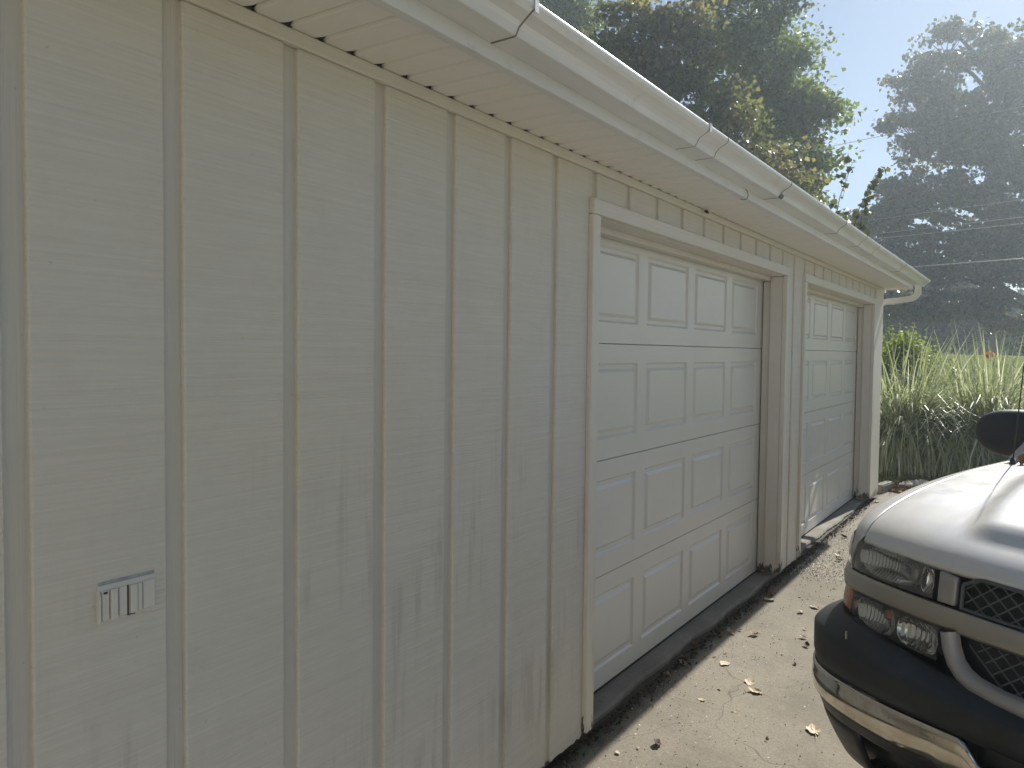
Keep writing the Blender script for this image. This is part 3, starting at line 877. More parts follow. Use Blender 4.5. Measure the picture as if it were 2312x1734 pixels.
# grille: openings with diamond mesh, in a dark frame
gr = patch(BODY, -ub(.54), ub(.54), 40, .66, 1.0, 4, -.026, .006, 1).build('grille', M['black'], T, smooth=True)
def ztop_gr(b):
    return .990 - .030 * smooth01((abs(b) - .47) / .07)
def lattice(zlo, zhi, bmax, step=.043, off=-.004):
    m = MB()
    for sgn in (1, -1):
        c0 = -2.0
        while c0 < 2.0:
            seg = []
            for i in range(61):
                z = .66 + (.995 - .66) * i / 60
                b = c0 + sgn * (z - .82) * 1.25
                if abs(b) < bmax(z) and zlo(b) < z < zhi(b):
                    seg.append(surf(BODY, math.copysign(ub(abs(b)), b), z, off))
            if len(seg) > 2: m.tube(seg, .0027, 4, cap=False)
            c0 += step * 1.25
    return m
lattice(lambda b: .893, ztop_gr, lambda z: .525).build('mesh', M['mesh_grey'], gr)
lattice(lambda b: .690 + .10 * smooth01((abs(b) - .36) / .14), lambda b: .814, lambda z: .495).build('mesh', M['mesh_grey'], gr)
m = MB()
bs = np.linspace(-.53, .53, 50)
m.tube([surf(BODY, math.copysign(ub(abs(b)), b), ztop_gr(b) + .002, .0) for b in bs], .006, 6)
m.tube([surf(BODY, math.copysign(ub(abs(b)), b), .892, .0) for b in bs], .005, 6)
for s in (1, -1): m.tube([surf(BODY, s * ub(.53), z, .0) for z in np.linspace(.89, .962, 6)], .006, 6)
m.build('opening_frame', M['mesh_grey'], gr)
# U shaped silver surround below the bar
cl = [(.552, .818), (.540, .775), (.520, .735), (.490, .708), (.45, .692), (.38, .682), (.25, .676), (.1, .674), (0, .674)]
full = [( b, z) for b, z in cl] + [(-b, z) for b, z in cl[::-1][1:]]
m = MB(); rows = []
for i, (b, z) in enumerate(full):
    p0 = full[max(0, i - 1)]; p1 = full[min(len(full) - 1, i + 1)]
    t = Vector((p1[0] - p0[0], p1[1] - p0[1])).normalized(); n = Vector((-t.y, t.x))
    row = []
    for w, o_ in ((-.026, -.012), (-.024, .012), (-.010, .026), (.012, .024), (.024, .008), (.026, -.014)):
        bb, zz = b + n.x * w, z + n.y * w
        row.append(surf(BODY, math.copysign(ub(abs(bb)), bb), zz, o_ + .012))
    rows.append(row)
m.grid(rows)
m.build('grille_surround', M['face_paint'], T, smooth=True)

# --- bumper: black pad, chrome face, valance
U1 = BUMP.ua(.78)
def pad_prof(t):
    return -.085 * (smooth01((t - .72) / .28)) - .008 * (1 - smooth01(t / .25))
bp_ = patch(BUMP, -U1, U1, 110, .566, interp((0, .665), (BUMP.ub(.5), .690), (BUMP.ub(.7), .712), (BUMP.ub(.93), .745), (U1, .755)), 10, .012, .03, 1, False, prof=pad_prof)
bumper = bp_.build('front_bumper', M['pad'], T, smooth=True)
zct = interp((0, .500), (BUMP.ub(.375), .502), (BUMP.ub(.40), .512), (BUMP.ub(.43), .555), (BUMP.ub(.45), .563), (U1, .563))
zcb = interp((0, .440), (BUMP.ub(.50), .446), (BUMP.ub(.53), .458), (BUMP.ub(.56), .455), (U1, .462))
patch(BUMP, -U1, U1, 160, zcb, zct, 8, .006, .012, 1, False, prof=lambda t: .010 * math.sin(math.pi * min(1, t * 1.02)) ** .7 + .006 * smooth01((t - .82) / .1)).build('chrome_face', M['chrome'], bumper, smooth=True)
patch(BUMP, -BUMP.ub(.42), BUMP.ub(.42), 30, .49, .57, 3, -.03, .006, 1, False).build('plate_recess', M['black'], bumper, smooth=True)
vb = lambda t: -.075 * (1 - t) ** 1.3
va = patch(BUMP, -U1, U1, 100, lambda u: .405, lambda u: zcb(u) - .004, 4, -.002, .012, 1, False, prof=lambda t: -.02 * (1 - t)).build('valance', M['pad'], T, smooth=True)
patch(BUMP, -BUMP.ub(.50), BUMP.ub(.50), 50, .26, .406, 5, -.022, .012, 1, False, prof=vb).build('valance_panel', M['pad'], va, smooth=True)
for s in (1, -1):
    patch(BUMP, BUMP.ub(.82), U1, 20, .25, .406, 5, -.022, .012, s, False, prof=vb).build('valance_panel', M['pad'], va, smooth=True)
    patch(BUMP, BUMP.ub(.42), U1 - .03, 24, .20, .44, 3, -.085, .01, s, False, prof=vb).build('fog_lamp_recess', M['black'], va, smooth=True)
    patch(BUMP, BUMP.ub(.46), BUMP.ub(.86), 16, .245, .285, 2, -.092, .05, s, False).build('valance_lip', M['pad'], va, smooth=True)
m = MB(); b_ = surf(BUMP, BUMP.ub(.875), .70, -.012, 1, False); m.tube([(b_[0], b_[1], b_[2] - .012), (b_[0] - .002, b_[1], b_[2] + .03)], .0035, 6); m.build('bumper_bolt', M['bar'], bumper)

# --- cowl, glass, cab, bed
m = MB(); m.grid([[(1.40 + .0 - .10 * (b / .9) ** 2 + .10, b, 1.205 - .02 * (b / .9) ** 2) for b in np.linspace(-.9, .9, 12)], [(1.66 - .12 * (b / .9) ** 2, b, 1.215) for b in np.linspace(-.9, .9, 12)]])
cw = m.build('cowl', M['black'], T)
V = []
r_ = np.random.default_rng(4)
pos = np.stack([r_.uniform(1.40, 1.56, 90), r_.uniform(.40, .86, 90) , np.full(90, 1.222)], 1)
tag(link('cowl_leaves', quads_mesh('cowl_leaves', leaf_quads(pos, .05, r_, 2.0, 0), r_.uniform(.3, .95, 90)), M['litter'], cw), 'reddish dry leaves lying in the cowl', kind='stuff')
def sect(a, b, z0, z1): return None
m = MB()
prof_cab = [(1.56, .45), (3.32, .45), (3.36, 1.22), (3.22, 1.78), (3.05, 1.83), (2.45, 1.835), (2.28, 1.80), (1.60, 1.215), (1.56, 1.20)]
def half(z): return 1.015 if z < 1.0 else 1.015 - .03 * (z - 1.0) / .22 if z < 1.22 else .985 - .25 * (z - 1.22) / .6
n = len(prof_cab)
v = [(a, half(z), z) for a, z in prof_cab] + [(a, -half(z), z) for a, z in prof_cab]
m.add(v, [tuple(range(n)), tuple(range(2 * n - 1, n - 1, -1))] + [(i, n + i, n + (i + 1) % n, (i + 1) % n) for i in range(n)])
m.build('cab', M['paint'], T, bevel=.02, seg=2, smooth=True)
def gl(name, pts, lift):
    m = MB(); P = [Vector(p) for p in pts]; nn = (P[1] - P[0]).cross(P[2] - P[0]).normalized()
    c = sum(P, Vector()) / len(P)
    m.add([p + nn * lift for p in P] + [p + nn * (lift - .004) for p in P], [tuple(range(len(P))), tuple(range(2 * len(P) - 1, len(P) - 1, -1))] + [(i, (i + 1) % len(P), len(P) + (i + 1) % len(P), len(P) + i) for i in range(len(P))])
    return m.build(name, M['black_glass'], T)
k = NT('dark_glass'); k.set(color=(0.012, 0.014, 0.015), rough=0.03, spec=0.6); M['black_glass'] = k.m
gl('windshield', [(1.67, .86, 1.275), (1.67, -.86, 1.275), (2.22, -.70, 1.75), (2.22, .70, 1.75)], .010)
for s in (1, -1):
    q = [(2.02, 1.27), (3.20, 1.27), (3.13, 1.70), (2.42, 1.74)]
    pts = [(a, s * half(z), z) for a, z in q]
    gl('side_window', pts if s > 0 else pts[::-1], .006 if s < 0 else .006)
    m = MB(); m.box(2.0, 3.22, s * 1.017 - .004, s * 1.017 + .004, .52, 1.0); dd = m.build('door', M['paint'], T, bevel=.003)
    m = MB(); m.box(3.0, 3.16, s * 1.026 - .012, s * 1.026 + .012, .93, .97); m.build('handle', M['black'], dd, bevel=.004)
m = MB()
m.box(3.40, 5.45, .93, 1.015, .50, 1.20); m.box(3.40, 5.45, -1.015, -.93, .50, 1.20); m.box(3.40, 3.46, -.929, .929, .62, 1.20); m.box(3.461, 5.38, -.929, .929, .60, .64)
bed = m.build('cargo_bed', M['paint'], T, bevel=.01, seg=2)
m = MB(); m.box(5.385, 5.44, -.928, .928, .645, 1.20); m.build('tailgate', M['paint'], bed, bevel=.01)
m = MB(); m.box(5.46, 5.58, -.95, .95, .46, .62); m.build('rear_bumper', M['chrome'], T, bevel=.02, seg=2)
m = MB(); m.box(.55, 5.4, -.60, .60, .32, .52); m.build('chassis', M['black'], T)
m = MB(); m.box(.45, 1.5, -.75, .75, .53, .98); m.build('engine_bay', M['black'], T)

def lathe(pr, n=32):
    rows = [[(r * math.cos(2 * math.pi * k_ / n), y, r * math.sin(2 * math.pi * k_ / n)) for k_ in range(n)] for r, y in pr]
    m = MB(); m.grid(rows, closed=True); return m
ty = lathe([(.22, -.10), (.30, -.125), (.365, -.12), (.38, -.095), (.382, 0), (.38, .095), (.365, .12), (.30, .125), (.22, .10)]).mesh('tyre', fix=True); ty.materials.append(M['tyre'])
rm = lathe([(.0, .06), (.05, .075), (.06, .06), (.10, .05), (.19, .07), (.205, .10), (.225, .105), (.222, 0), (.222, -.10)]).mesh('rim', fix=True); rm.materials.append(M['rim'])
for a in (WA, 4.28):
    for s in (1, -1):
        w_ = link('wheel', ty, None, T, True); w_.location = (a, s * .875, .382); w_.rotation_euler = (0, 0, 0 if s > 0 else math.pi)
        w2 = link('rim', rm, None, w_, True)

# --- door mirrors and aerial
for side in (1, -1):
    m = MB(); rows = []
    c = (1.83, 1.045, 1.285); e = 2.6
    for i in range(21):
        ph = -math.pi / 2 + math.pi * i / 20
        row = []
        for k_ in range(32):
            th = 2 * math.pi * k_ / 32
            cx, cy, cz = math.cos(ph) * math.cos(th), math.sin(ph), math.cos(ph) * math.sin(th)
            q = (abs(cx) ** e + abs(cy) ** e + abs(cz) ** e) ** (-1 / e)
            x_, y_, z_ = cx * q, cy * q, cz * q
            hz = (.130 - .022 * y_)
            zc = z_ * hz + (.018 * (1 - y_) if z_ < 0 else -.012 * (1 - y_) ** 1 * .5)
            row.append((c[0] + x_ * .075 * (1 if x_ < 0 else .55), side * (c[1] + y_ * .190), c[2] + zc + .012 * y_))
        rows.append(row)
    m.grid(rows, closed=True)
    mr = m.build('side_mirror', M['mirror_shell'], T, smooth=True)
    m = MB(); m.box(c[0] + .042, c[0] + .046, side * c[1] - .14, side * c[1] + .14, c[2] - .08, c[2] + .09); m.build('mirror_glass', M['reflector'], mr, bevel=.0)
    m = MB(); m.tube([(1.84, side * .90, 1.235), (1.85, side * .80, 1.225)], [.05, .06], 10); m.build('mirror_arm', M['mirror_shell'], mr, smooth=True)
m = MB()
ab = (1.40, .895, zhood(1.40, .895))
m.tube([(ab[0], ab[1], ab[2] - .02), (ab[0], ab[1], ab[2] + .012), (ab[0], ab[1], ab[2] + .03)], [.014, .012, .006], 10)
m.tube([(ab[0] + .002, ab[1], ab[2] + .02), (ab[0] + .06, ab[1] - .004, ab[2] + .40), (ab[0] + .12, ab[1] - .008, ab[2] + .80)], [.0028, .0024, .0016], 6)
m.build('antenna', M['black'], T, smooth=True)

# ================================================================ TREES AND PLANTS
def tree(name, label, base, lobes, nleaf, size, mat, seed, trunk_r=0.16, group='trees behind the garage', csize=.42, tint=(0, 1), cl_per=16, cat='tree', droop=.3, fill=.5, shrink=.84):
    rng = np.random.default_rng(seed); rnd = random.Random(seed)
    t = thing(name, label, cat, base, 0, group)
    B = np.array(base)
    L = [(np.array(l[:3]) - B, np.array(l[3:6]) * shrink) for l in lobes]
    top = max(L, key=lambda q: q[0][2])[0]
    low = min(q[0][2] for q in L)
    cen = np.mean([q[0] for q in L], axis=0)
    m = MB(); spine = []
    for i in range(9):
        f = i / 8
        spine.append(np.array([cen[0] * smooth01(f) * .8 + .12 * math.sin(f * 5 + seed), cen[1] * smooth01(f) * .8 + .10 * math.cos(f * 4 + seed), top[2] * .88 * f]))
    m.tube([tuple(p) for p in spine], [trunk_r * (1.25 if i == 0 else 1) * (1 - .8 * i / 8) + .012 for i in range(9)], 9)
    m.build('trunk', M['bark'], t, smooth=True)
    m = MB(); P, W = [], []
    for c, r in L:
        h0 = min(max(c[2] - 1.2 * (1 + abs(c[0]) * .2 + abs(c[1] - spine[4][1]) * .25), low * .4), top[2] * .8)
        k_ = h0 / (top[2] * .88) * 8; i = int(min(7, k_)); s0 = spine[i] + (spine[i + 1] - spine[i]) * (k_ - i)
        mid = (s0 + c) / 2 + np.array([0, 0, .15 * np.linalg.norm(c - s0)])
        br = trunk_r * (.42 if np.linalg.norm(c - s0) > 1 else .3)
        m.tube([tuple(s0), tuple(mid * .55 + s0 * .25 + c * .2), tuple(mid * .3 + c * .7), tuple(c)], [br, br * .75, br * .5, br * .3], 6, cap=False)
        nc = max(5, int(cl_per * (r[0] * r[1] * r[2]) ** (2 / 3)))
        for _ in range(nc):
            d = rng.normal(size=3); d /= np.linalg.norm(d)
            if d[2] < -.4: d[2] *= .6
            p = c + d * r * rng.uniform(fill, 1.0) ** .8
            j = rng.normal(size=3) * .12
            m.tube([tuple(c), tuple((c + p) / 2 + j + np.array([0, 0, .05])), tuple(p)], [br * .28, br * .16, .006], 4, cap=False)
            P.append(p); W.append(rng.uniform(.5, 1.5))
    m.build('branches', M['bark'], t, smooth=True)
    P = np.array(P); W = np.array(W); W /= W.sum()
    idx = rng.choice(len(P), nleaf, p=W)
    sp = rng.normal(size=(nleaf, 3)) * np.array([csize, csize, csize * .55]) * (rng.uniform(.5, 1.15, len(P))[idx])[:, None]
    pos = P[idx] + sp
    ctint = rng.uniform(tint[0], tint[1], len(P))[idx]
    tn = np.clip(ctint * .6 + rng.uniform(0, 1, nleaf) * .4, 0, 1)
    link('crown', quads_mesh('crown', leaf_quads(pos, size, rng, .5, droop), tn), mat, t)
    return t

bronze = [(17.0, 6.91, 7.96, 1.43, 1.43, 1.35), (17.0, 6.04, 8.7, 1.11, 0.88, 1.11), (17.5, 5.38, 8.33, 1.22, 1.14, 1.22), (17.5, 5.03, 6.98, 1.38, 1.38, 1.11), (17.0, 6.44, 6.77, 1.54, 1.54, 1.13), (18.0, 4.47, 6.32, 1.14, 1.14, 0.91), (18.5, 3.89, 5.64, 1.18, 1.18, 0.82), (17.0, 6.71, 9.35, 0.71, 0.71, 0.62), (17.3, 5.48, 9.23, 0.63, 0.63, 0.6), (17.0, 7.63, 8.61, 0.93, 0.93, 0.64), (18.0, 6.18, 5.81, 2.14, 2.14, 1.28), (19.0, 3.51, 5.28, 1.03, 1.03, 0.62), (17.5, 6.0, 4.2, 2.0, 2.0, 1.0)]
green = [(23.0, 5.81, 11.26, 1.6, 1.6, 1.15), (23.0, 5.15, 10.0, 1.34, 1.34, 1.13), (23.0, 5.63, 8.96, 1.76, 1.76, 1.28), (23.0, 4.51, 8.9, 0.93, 0.93, 0.87), (23.0, 4.62, 8.18, 1.4, 1.4, 1.0), (23.0, 3.78, 8.05, 0.99, 0.99, 0.67), (23.0, 4.42, 10.1, 0.7, 0.7, 0.49), (23.0, 6.44, 10.38, 1.3, 1.3, 1.17), (23.0, 4.96, 7.23, 1.73, 1.73, 1.01), (22.5, 4.1, 6.0, 0.8, 0.7, 0.8), (22.5, 3.99, 6.88, 0.91, 0.91, 0.48), (23.0, 4.48, 12.17, 1.39, 1.39, 0.86), (23.0, 5.98, 12.8, 1.76, 1.76, 1.02), (22.8, 5.2, 5.4, 1.7, 1.7, 1.0)]
farleft = [(26.0, 13.41, 14.32, 1.13, 1.13, 0.82), (26.0, 14.19, 15.15, 1.25, 1.25, 0.83), (26.0, 13.02, 13.59, 0.72, 0.72, 0.65), (27.0, 12.41, 12.0, 1.88, 1.88, 1.33), (27.0, 13.81, 16.11, 1.91, 1.91, 1.02), (26.5, 14.0, 12.8, 2.0, 2.0, 1.5), (26.5, 14.2, 10.2, 2.2, 2.2, 1.6)]
maple = [(48.44, 3.18, 17.52, 2.13, 1.77, 2.13), (48.44, 4.78, 16.16, 1.69, 1.67, 1.69), (48.44, 3.67, 15.03, 2.68, 2.68, 2.15), (47.99, 4.65, 13.41, 2.25, 2.25, 1.69), (48.44, 2.56, 12.76, 3.25, 3.25, 2.36), (49.09, 1.12, 17.56, 1.87, 1.75, 1.87), (49.54, -0.29, 16.28, 3.01, 2.6, 3.01), (48.44, 0.79, 14.12, 3.16, 3.16, 2.53), (46.23, 5.78, 8.73, 2.37, 2.37, 1.31), (47.33, 3.84, 9.89, 3.23, 3.23, 1.87), (48.44, 1.45, 9.85, 3.49, 3.49, 2.56), (50.64, -0.79, 12.33, 3.77, 3.54, 3.77), (46.23, 5.73, 6.6, 2.37, 2.37, 1.43), (46.23, 3.61, 6.26, 3.16, 3.16, 1.62), (47.33, 1.09, 6.24, 3.41, 3.41, 1.82), (46.23, 5.88, 4.24, 2.08, 2.08, 1.43), (46.23, 3.75, 3.97, 2.6, 2.6, 1.15), (47.33, 1.62, 3.99, 2.87, 2.87, 1.26), (48.44, -0.81, 6.26, 3.41, 3.41, 2.72), (48.44, -1.1, 3.07, 2.55, 2.55, 0.91), (46.23, 6.57, 5.47, 1.44, 1.2, 1.44), (47.99, 5.71, 14.29, 0.67, 0.67, 0.6), (48.44, 3.22, 19.16, 0.95, 0.74, 0.95), (50.74, -4.95, 14.36, 3.78, 3.78, 3.44), (50.74, -5.47, 8.51, 3.96, 3.96, 3.44), (51.6, -8.39, 11.78, 3.44, 3.44, 3.78), (47.47, 4.94, 10.4, 2.06, 1.89, 1.2), (46.5, 5.59, 8.04, 2.22, 2.22, 0.9), (46.8, 3.3, 7.8, 2.46, 2.46, 0.83), (47.0, 0.92, 7.66, 2.53, 2.53, 0.9), (46.0, 6.3, 7.34, 1.34, 1.34, 0.95), (47.0, -0.39, 8.33, 1.66, 1.66, 1.33), (47.0, 4.73, 9.46, 1.48, 1.48, 0.95)]
GZ = lambda x, y: ground_z(x, y) - .05
tree('bronze_tree', 'dusty bronze-green broadleaf tree rising close behind the garage roof', (17.6, 6.0, GZ(17.6, 6)), bronze, 31000, .12, M['leaf_bronze'], 3, csize=.24, cl_per=22)
tree('green_tree', 'tall bright green tree behind the bronze-green one, reaching out of the frame', (23.0, 5.5, GZ(23, 5.5)), green, 28000, .14, M['leaf_green'], 5, csize=.28, cl_per=20)
tree('roadside_tree', 'green tree peeking above the gutter at the far left', (26.8, 13.8, GZ(26.8, 13.8)), farleft, 18000, .16, M['leaf_green'], 8, csize=.42, cl_per=14)
tree('maple_tree', 'dark backlit maple with reddish tips at the right edge', (49.5, -3.2, GZ(49.5, -3.2)), maple, 78000, .235, M['leaf_maple'], 13, trunk_r=.34, csize=.36, cl_per=9, fill=.3)

def sapling(label, pts, seed, n=34):
    rnd = random.Random(seed); r_ = np.random.default_rng(seed)
    base = (pts[0][0], pts[0][1], GZ(pts[0][0], pts[0][1]))
    t = thing('sapling', label, 'sapling', base, 0, 'thin saplings above the gutter')
    m = MB(); pos = []
    top = np.array(pts[-1]); b0 = np.array(base); mid = np.array(pts[0])
    stem = [b0, (b0 + mid) / 2 + np.array([.05, .06, 0]), mid, (mid + top) / 2 + np.array([0, .04, .02]), top]
    rel = [s - b0 for s in stem]
    m.tube([tuple(p) for p in rel], [.018, .014, .009, .006, .003], 6)
    for i in range(9):
        f = i / 8; p = rel[2] + (rel[4] - rel[2]) * f
        q = p + np.array([rnd.uniform(-.2, .2), rnd.uniform(-.28, .28), rnd.uniform(.02, .22)]) * (1.1 - .5 * f)
        m.tube([tuple(p), tuple(q)], [.004, .002], 4, cap=False)
        for j in range(n // 9):
            pos.append(p + (q - p) * rnd.uniform(.3, 1.05) + np.array([rnd.uniform(-.04, .04) for _ in range(3)]))
    m.build('stem', M['bark'], t)
    pos = np.array(pos)
    link('leaves', quads_mesh('leaves', leaf_quads(pos, .10, r_, .3, .4), r_.uniform(0, .8, len(pos))), M['leaf_maple'], t)
sapling('thin leafy sapling just left of the gap of sky above the gutter', [(13.0, 1.25, 3.45), (13.0, 0.99, 4.5)], 21, 54)
sapling('thin leafy sapling leaning towards the maple above the gutter', [(13.1, 1.02, 3.3), (13.0, 0.66, 4.3)], 22, 63)
sapling('shorter bushy sapling low over the gutter line beside the maple', [(13.2, 0.84, 3.0), (13.2, 0.86, 3.95)], 23, 72)

def shrub(name, label, lobes, n, size, mat, seed, group=None, cat='shrub', csize=.14):
    rng = np.random.default_rng(seed)
    base = (lobes[0][0], lobes[0][1], GZ(lobes[0][0], lobes[0][1]))
    t = thing(name, label, cat, base, 0, group)
    m = MB(); P = []
    for l in lobes:
        c = np.array(l[:3]) - np.array(base); r = np.array(l[3:6])
        m.tube([(0, 0, 0), tuple(c * np.array([.6, .6, .5])), tuple(c)], [.03, .02, .008], 6)
        for _ in range(26):
            d = unit(rng.normal(size=3)); P.append(c + d * r * rng.uniform(.3, 1))
    m.build('stems', M['bark'], t)
    P = np.array(P); idx = rng.integers(0, len(P), n)
    pos = P[idx] + rng.normal(size=(n, 3)) * csize
    tn = np.clip(rng.uniform(0, 1, len(P))[idx] * .5 + rng.uniform(0, .5, n), 0, 1)
    link('foliage', quads_mesh('foliage', leaf_quads(pos, size, rng, .8, .2), tn), mat, t)
    return t
shrub('lime_shrub', 'lime green leafy shrub behind the left tuft of ornamental grass', [(14.6, 0.61, 1.25, 0.42, 0.42, 0.35), (14.6, 0.28, 1.32, 0.46, 0.46, 0.36), (14.8, 0.1, 1.2, 0.37, 0.37, 0.35), (14.5, 0.4, 1.62, 0.20, 0.20, 0.15), (14.7, .4, .7, .6, .6, .5)], 10500, .05, M['leaf_shrub'], 31)
# dark growth far behind the lawn
far_lab = ['dark round tree closing the view behind the maple, beside the house', 'dark broad tree behind the maple, left of the pale house', 'low dark tree at the far right end of the lawn', 'dark tree just right of the garage corner, far behind the shrub', 'dark tree behind the bronze-green tree, hidden low over the roof']
for i, (x, y, h, r) in enumerate([(64, 5.8, 7.4, 4.2), (76, 0.5, 6.6, 4.0), (63, -6.0, 6.6, 4.2), (60, 12.0, 8.2, 4.6), (66, 20.0, 8.5, 5.0)]):
    zb = GZ(x, y)
    lob = [(x, y, zb + h * .55, r, r, h * .4), (x - .5, y + r * .6, zb + h * .5, r * .7, r * .7, h * .33), (x - .5, y - r * .6, zb + h * .45, r * .7, r * .7, h * .33), (x, y, zb + h * .22, r * .9, r * .9, h * .2)]
    tree('distant_tree', far_lab[i], (x, y, zb), lob, 9000, .44, M['leaf_far'], 50 + i, group='distant trees beyond the lawn', csize=.7, cl_per=6, trunk_r=.2)
hedge = [(40.0, -1.6 - 1.3 * i, 1.9 + .2 * math.sin(i * 2), .9, .9, .55) for i in range(6)]
shrub('dark_hedge', 'low dark hedge along the far edge of the lawn at right', [(a, b, ground_z(a, b) + .5, d, e, .55) for a, b, c, d, e, f in hedge], 7000, .16, M['leaf_far'], 61, cat='hedge', csize=.3)

# neighbour's house far behind the lawn
hs = thing('neighbour_house', 'pale house glimpsed under the maple beyond the lawn', 'house', (66.0, 1.5, ground_z(66, 1.5) + .3), 0.12)
m = MB(); m.box(0, 8, -4.6, 4.5, 0, 2.7); m.build('wall', M['house_wall'], hs)
m = MB(); m.prism([(-5.1, 2.7), (5.0, 2.7), (0, 4.8)], 'x', -.4, 8.4); m.build('roof', M['house_roof'], hs)
for yw in (-2.8, .6, 3.0):
    m = MB(); m.box(-.06, -.002, yw - .55, yw + .55, 1.0, 2.1); w_ = m.build('window', M['soffit'], hs)
    m = MB(); m.box(-.075, -.062, yw - .47, yw + .47, 1.08, 2.02); m.build('pane', M['black_glass'], w_)
m = MB(); m.box(-.05, -.002, -1.6, -.7, .02, 2.05); m.build('door', M['house_roof'], hs)

# white house added unseen behind the viewer to bounce sunlight onto the garage
wh = thing('added_white_house', 'added white clapboard house, unseen behind the viewer, bouncing sunlight onto the garage', 'house', (-5.6, -8.6, -0.25))
m = MB(); m.box(-7.0, 0, -7.5, 8.0, 0, 4.6); m.build('wall', M['house_white'], wh)
for kz in range(36):
    m = MB(); m.prism([(.001, .15 + .12 * kz), (.016, .15 + .12 * kz), (.004, .268 + .12 * kz), (.001, .268 + .12 * kz)], 'y', 0, 1)
    m.v = [(p[0], -7.5 + 15.5 * p[1], p[2]) for p in m.v]
    m.v = [(p[0], p[1], p[2]) for p in m.v]; m.build('clapboard', M['house_white'], wh)
m = MB(); m.prism([(-7.5, 4.6), (.5, 4.6), (.5, 4.7), (-3.5, 6.5), (-7.5, 4.7)], 'y', -7.9, 8.4); m.build('roof', M['house_roof'], wh)
for yw in (-5.0, -1.5, 5.6):
    m = MB(); m.box(.017, .06, yw - .6, yw + .6, 1.1, 2.5); w_ = m.build('window', M['soffit'], wh)
    m = MB(); m.box(.061, .07, yw - .5, yw + .5, 1.2, 2.4); m.build('pane', M['black_glass'], w_)
m = MB(); m.box(.017, .06, 1.4, 2.4, .2, 2.3); m.build('door', M['house_roof'], wh)

# ornamental grass: arching blades
def blades_mesh(n, spread, hmin, hmax, seed, lean=(.1, 1.0), wid=.012, droop=1.0, nseg=6):
    r_ = np.random.default_rng(seed)
    th = r_.uniform(0, 2 * np.pi, n); rr = spread * np.sqrt(r_.uniform(0, 1, n))
    root = np.stack([rr * np.cos(th), rr * np.sin(th), np.zeros(n)], 1)
    out = th + r_.normal(0, .5, n)
    L = r_.uniform(hmin, hmax, n); ln = r_.uniform(0, 1, n) ** .8 * (lean[1] - lean[0]) + lean[0]
    dirh = np.stack([np.cos(out), np.sin(out), np.zeros(n)], 1); side = np.stack([-np.sin(out), np.cos(out), np.zeros(n)], 1)
    tw = r_.normal(0, .5, n)[:, None]; side = unit(side + tw * dirh * .6)
    ang = ln * .55                                   # angle from vertical at the root
    curve = ln * r_.uniform(.6, 1.5, n) * droop
    pts = [root]; p = root.copy()
    for k_ in range(nseg):
        f = (k_ + .5) / nseg
        a = ang + curve * f ** 1.8 * 1.7
        a = np.minimum(a, 2.75)
        p = p + (L / nseg)[:, None] * (np.sin(a)[:, None] * dirh + np.cos(a)[:, None] * np.array([0, 0, 1.0]))
        pts.append(p)
    w = wid * r_.uniform(.6, 1.3, n)
    prof_w = [.7, 1.0, 1.0, .95, .8, .55, .12]
    quads, tint = [], []
    base_t = r_.uniform(0.05, .8, n); stripe = r_.uniform(0, 1, n) > .8; base_t[stripe] = r_.uniform(.8, 1.0, stripe.sum())
    for k_ in range(nseg):
        a0 = side * (w * prof_w[k_])[:, None]; a1 = side * (w * prof_w[k_ + 1])[:, None]
        quads.append(np.stack([pts[k_] - a0, pts[k_] + a0, pts[k_ + 1] + a1, pts[k_ + 1] - a1], 1)); tint.append(base_t)
    return quads_mesh('blades', np.concatenate(quads), np.concatenate(tint))
def clump(label, loc, n, seed, scale=1.0):
    t = thing('ornamental_grass', label, 'ornamental grass', (loc[0], loc[1], GZ(*loc) + .02), 0, 'ornamental grass clumps beside the garage corner')
    link('blades', blades_mesh(int(n * .55), .36 * scale, 1.1 * scale, 1.95 * scale, seed, (.12, 1.4), .0115, .8), M['blade'], t)
    link('arching_blades', blades_mesh(int(n * 1.5), .40 * scale, 1.0 * scale, 1.9 * scale, seed + 2, (.45, 1.7), .012, 1.2), M['blade'], t)
    link('drooping_blades', blades_mesh(int(n * 1.9), .58 * scale, .8 * scale, 1.55 * scale, seed + 1, (.75, 1.8), .013, 1.45), M['blade'], t)
clump('variegated grass clump nearest the garage corner', (13.15, 0.22), 1350, 71, 1.14)
clump('variegated grass clump behind the truck mirror', (13.35, -0.85), 1350, 73, 1.15)
clump('variegated grass clump cut by the right edge of the frame', (14.2, -2.0), 1000, 75, 1.15)

dl = thing('orange_lily', 'small orange lily standing in the sunlit lawn', 'flower', (20.0, -0.60, GZ(20, -.60)))
m = MB(); m.tube([(0, 0, 0), (.03, .02, .45), (.02, .03, .88)], [.010, .008, .006], 6); m.build('stem', M['turf_blade'], dl)
r_ = np.random.default_rng(5)
link('leaves', blades_mesh(60, .08, .4, .8, 81, (.2, 1.1), .012), M['turf_blade'], dl)
zt_ = .88
link('petals', quads_mesh('petals', leaf_quads(np.array([.02, .03, zt_]) + r_.normal(size=(46, 3)) * np.array([.045, .045, .04]), .085, r_), r_.uniform(0, 1, 46)), M['orange'], dl)

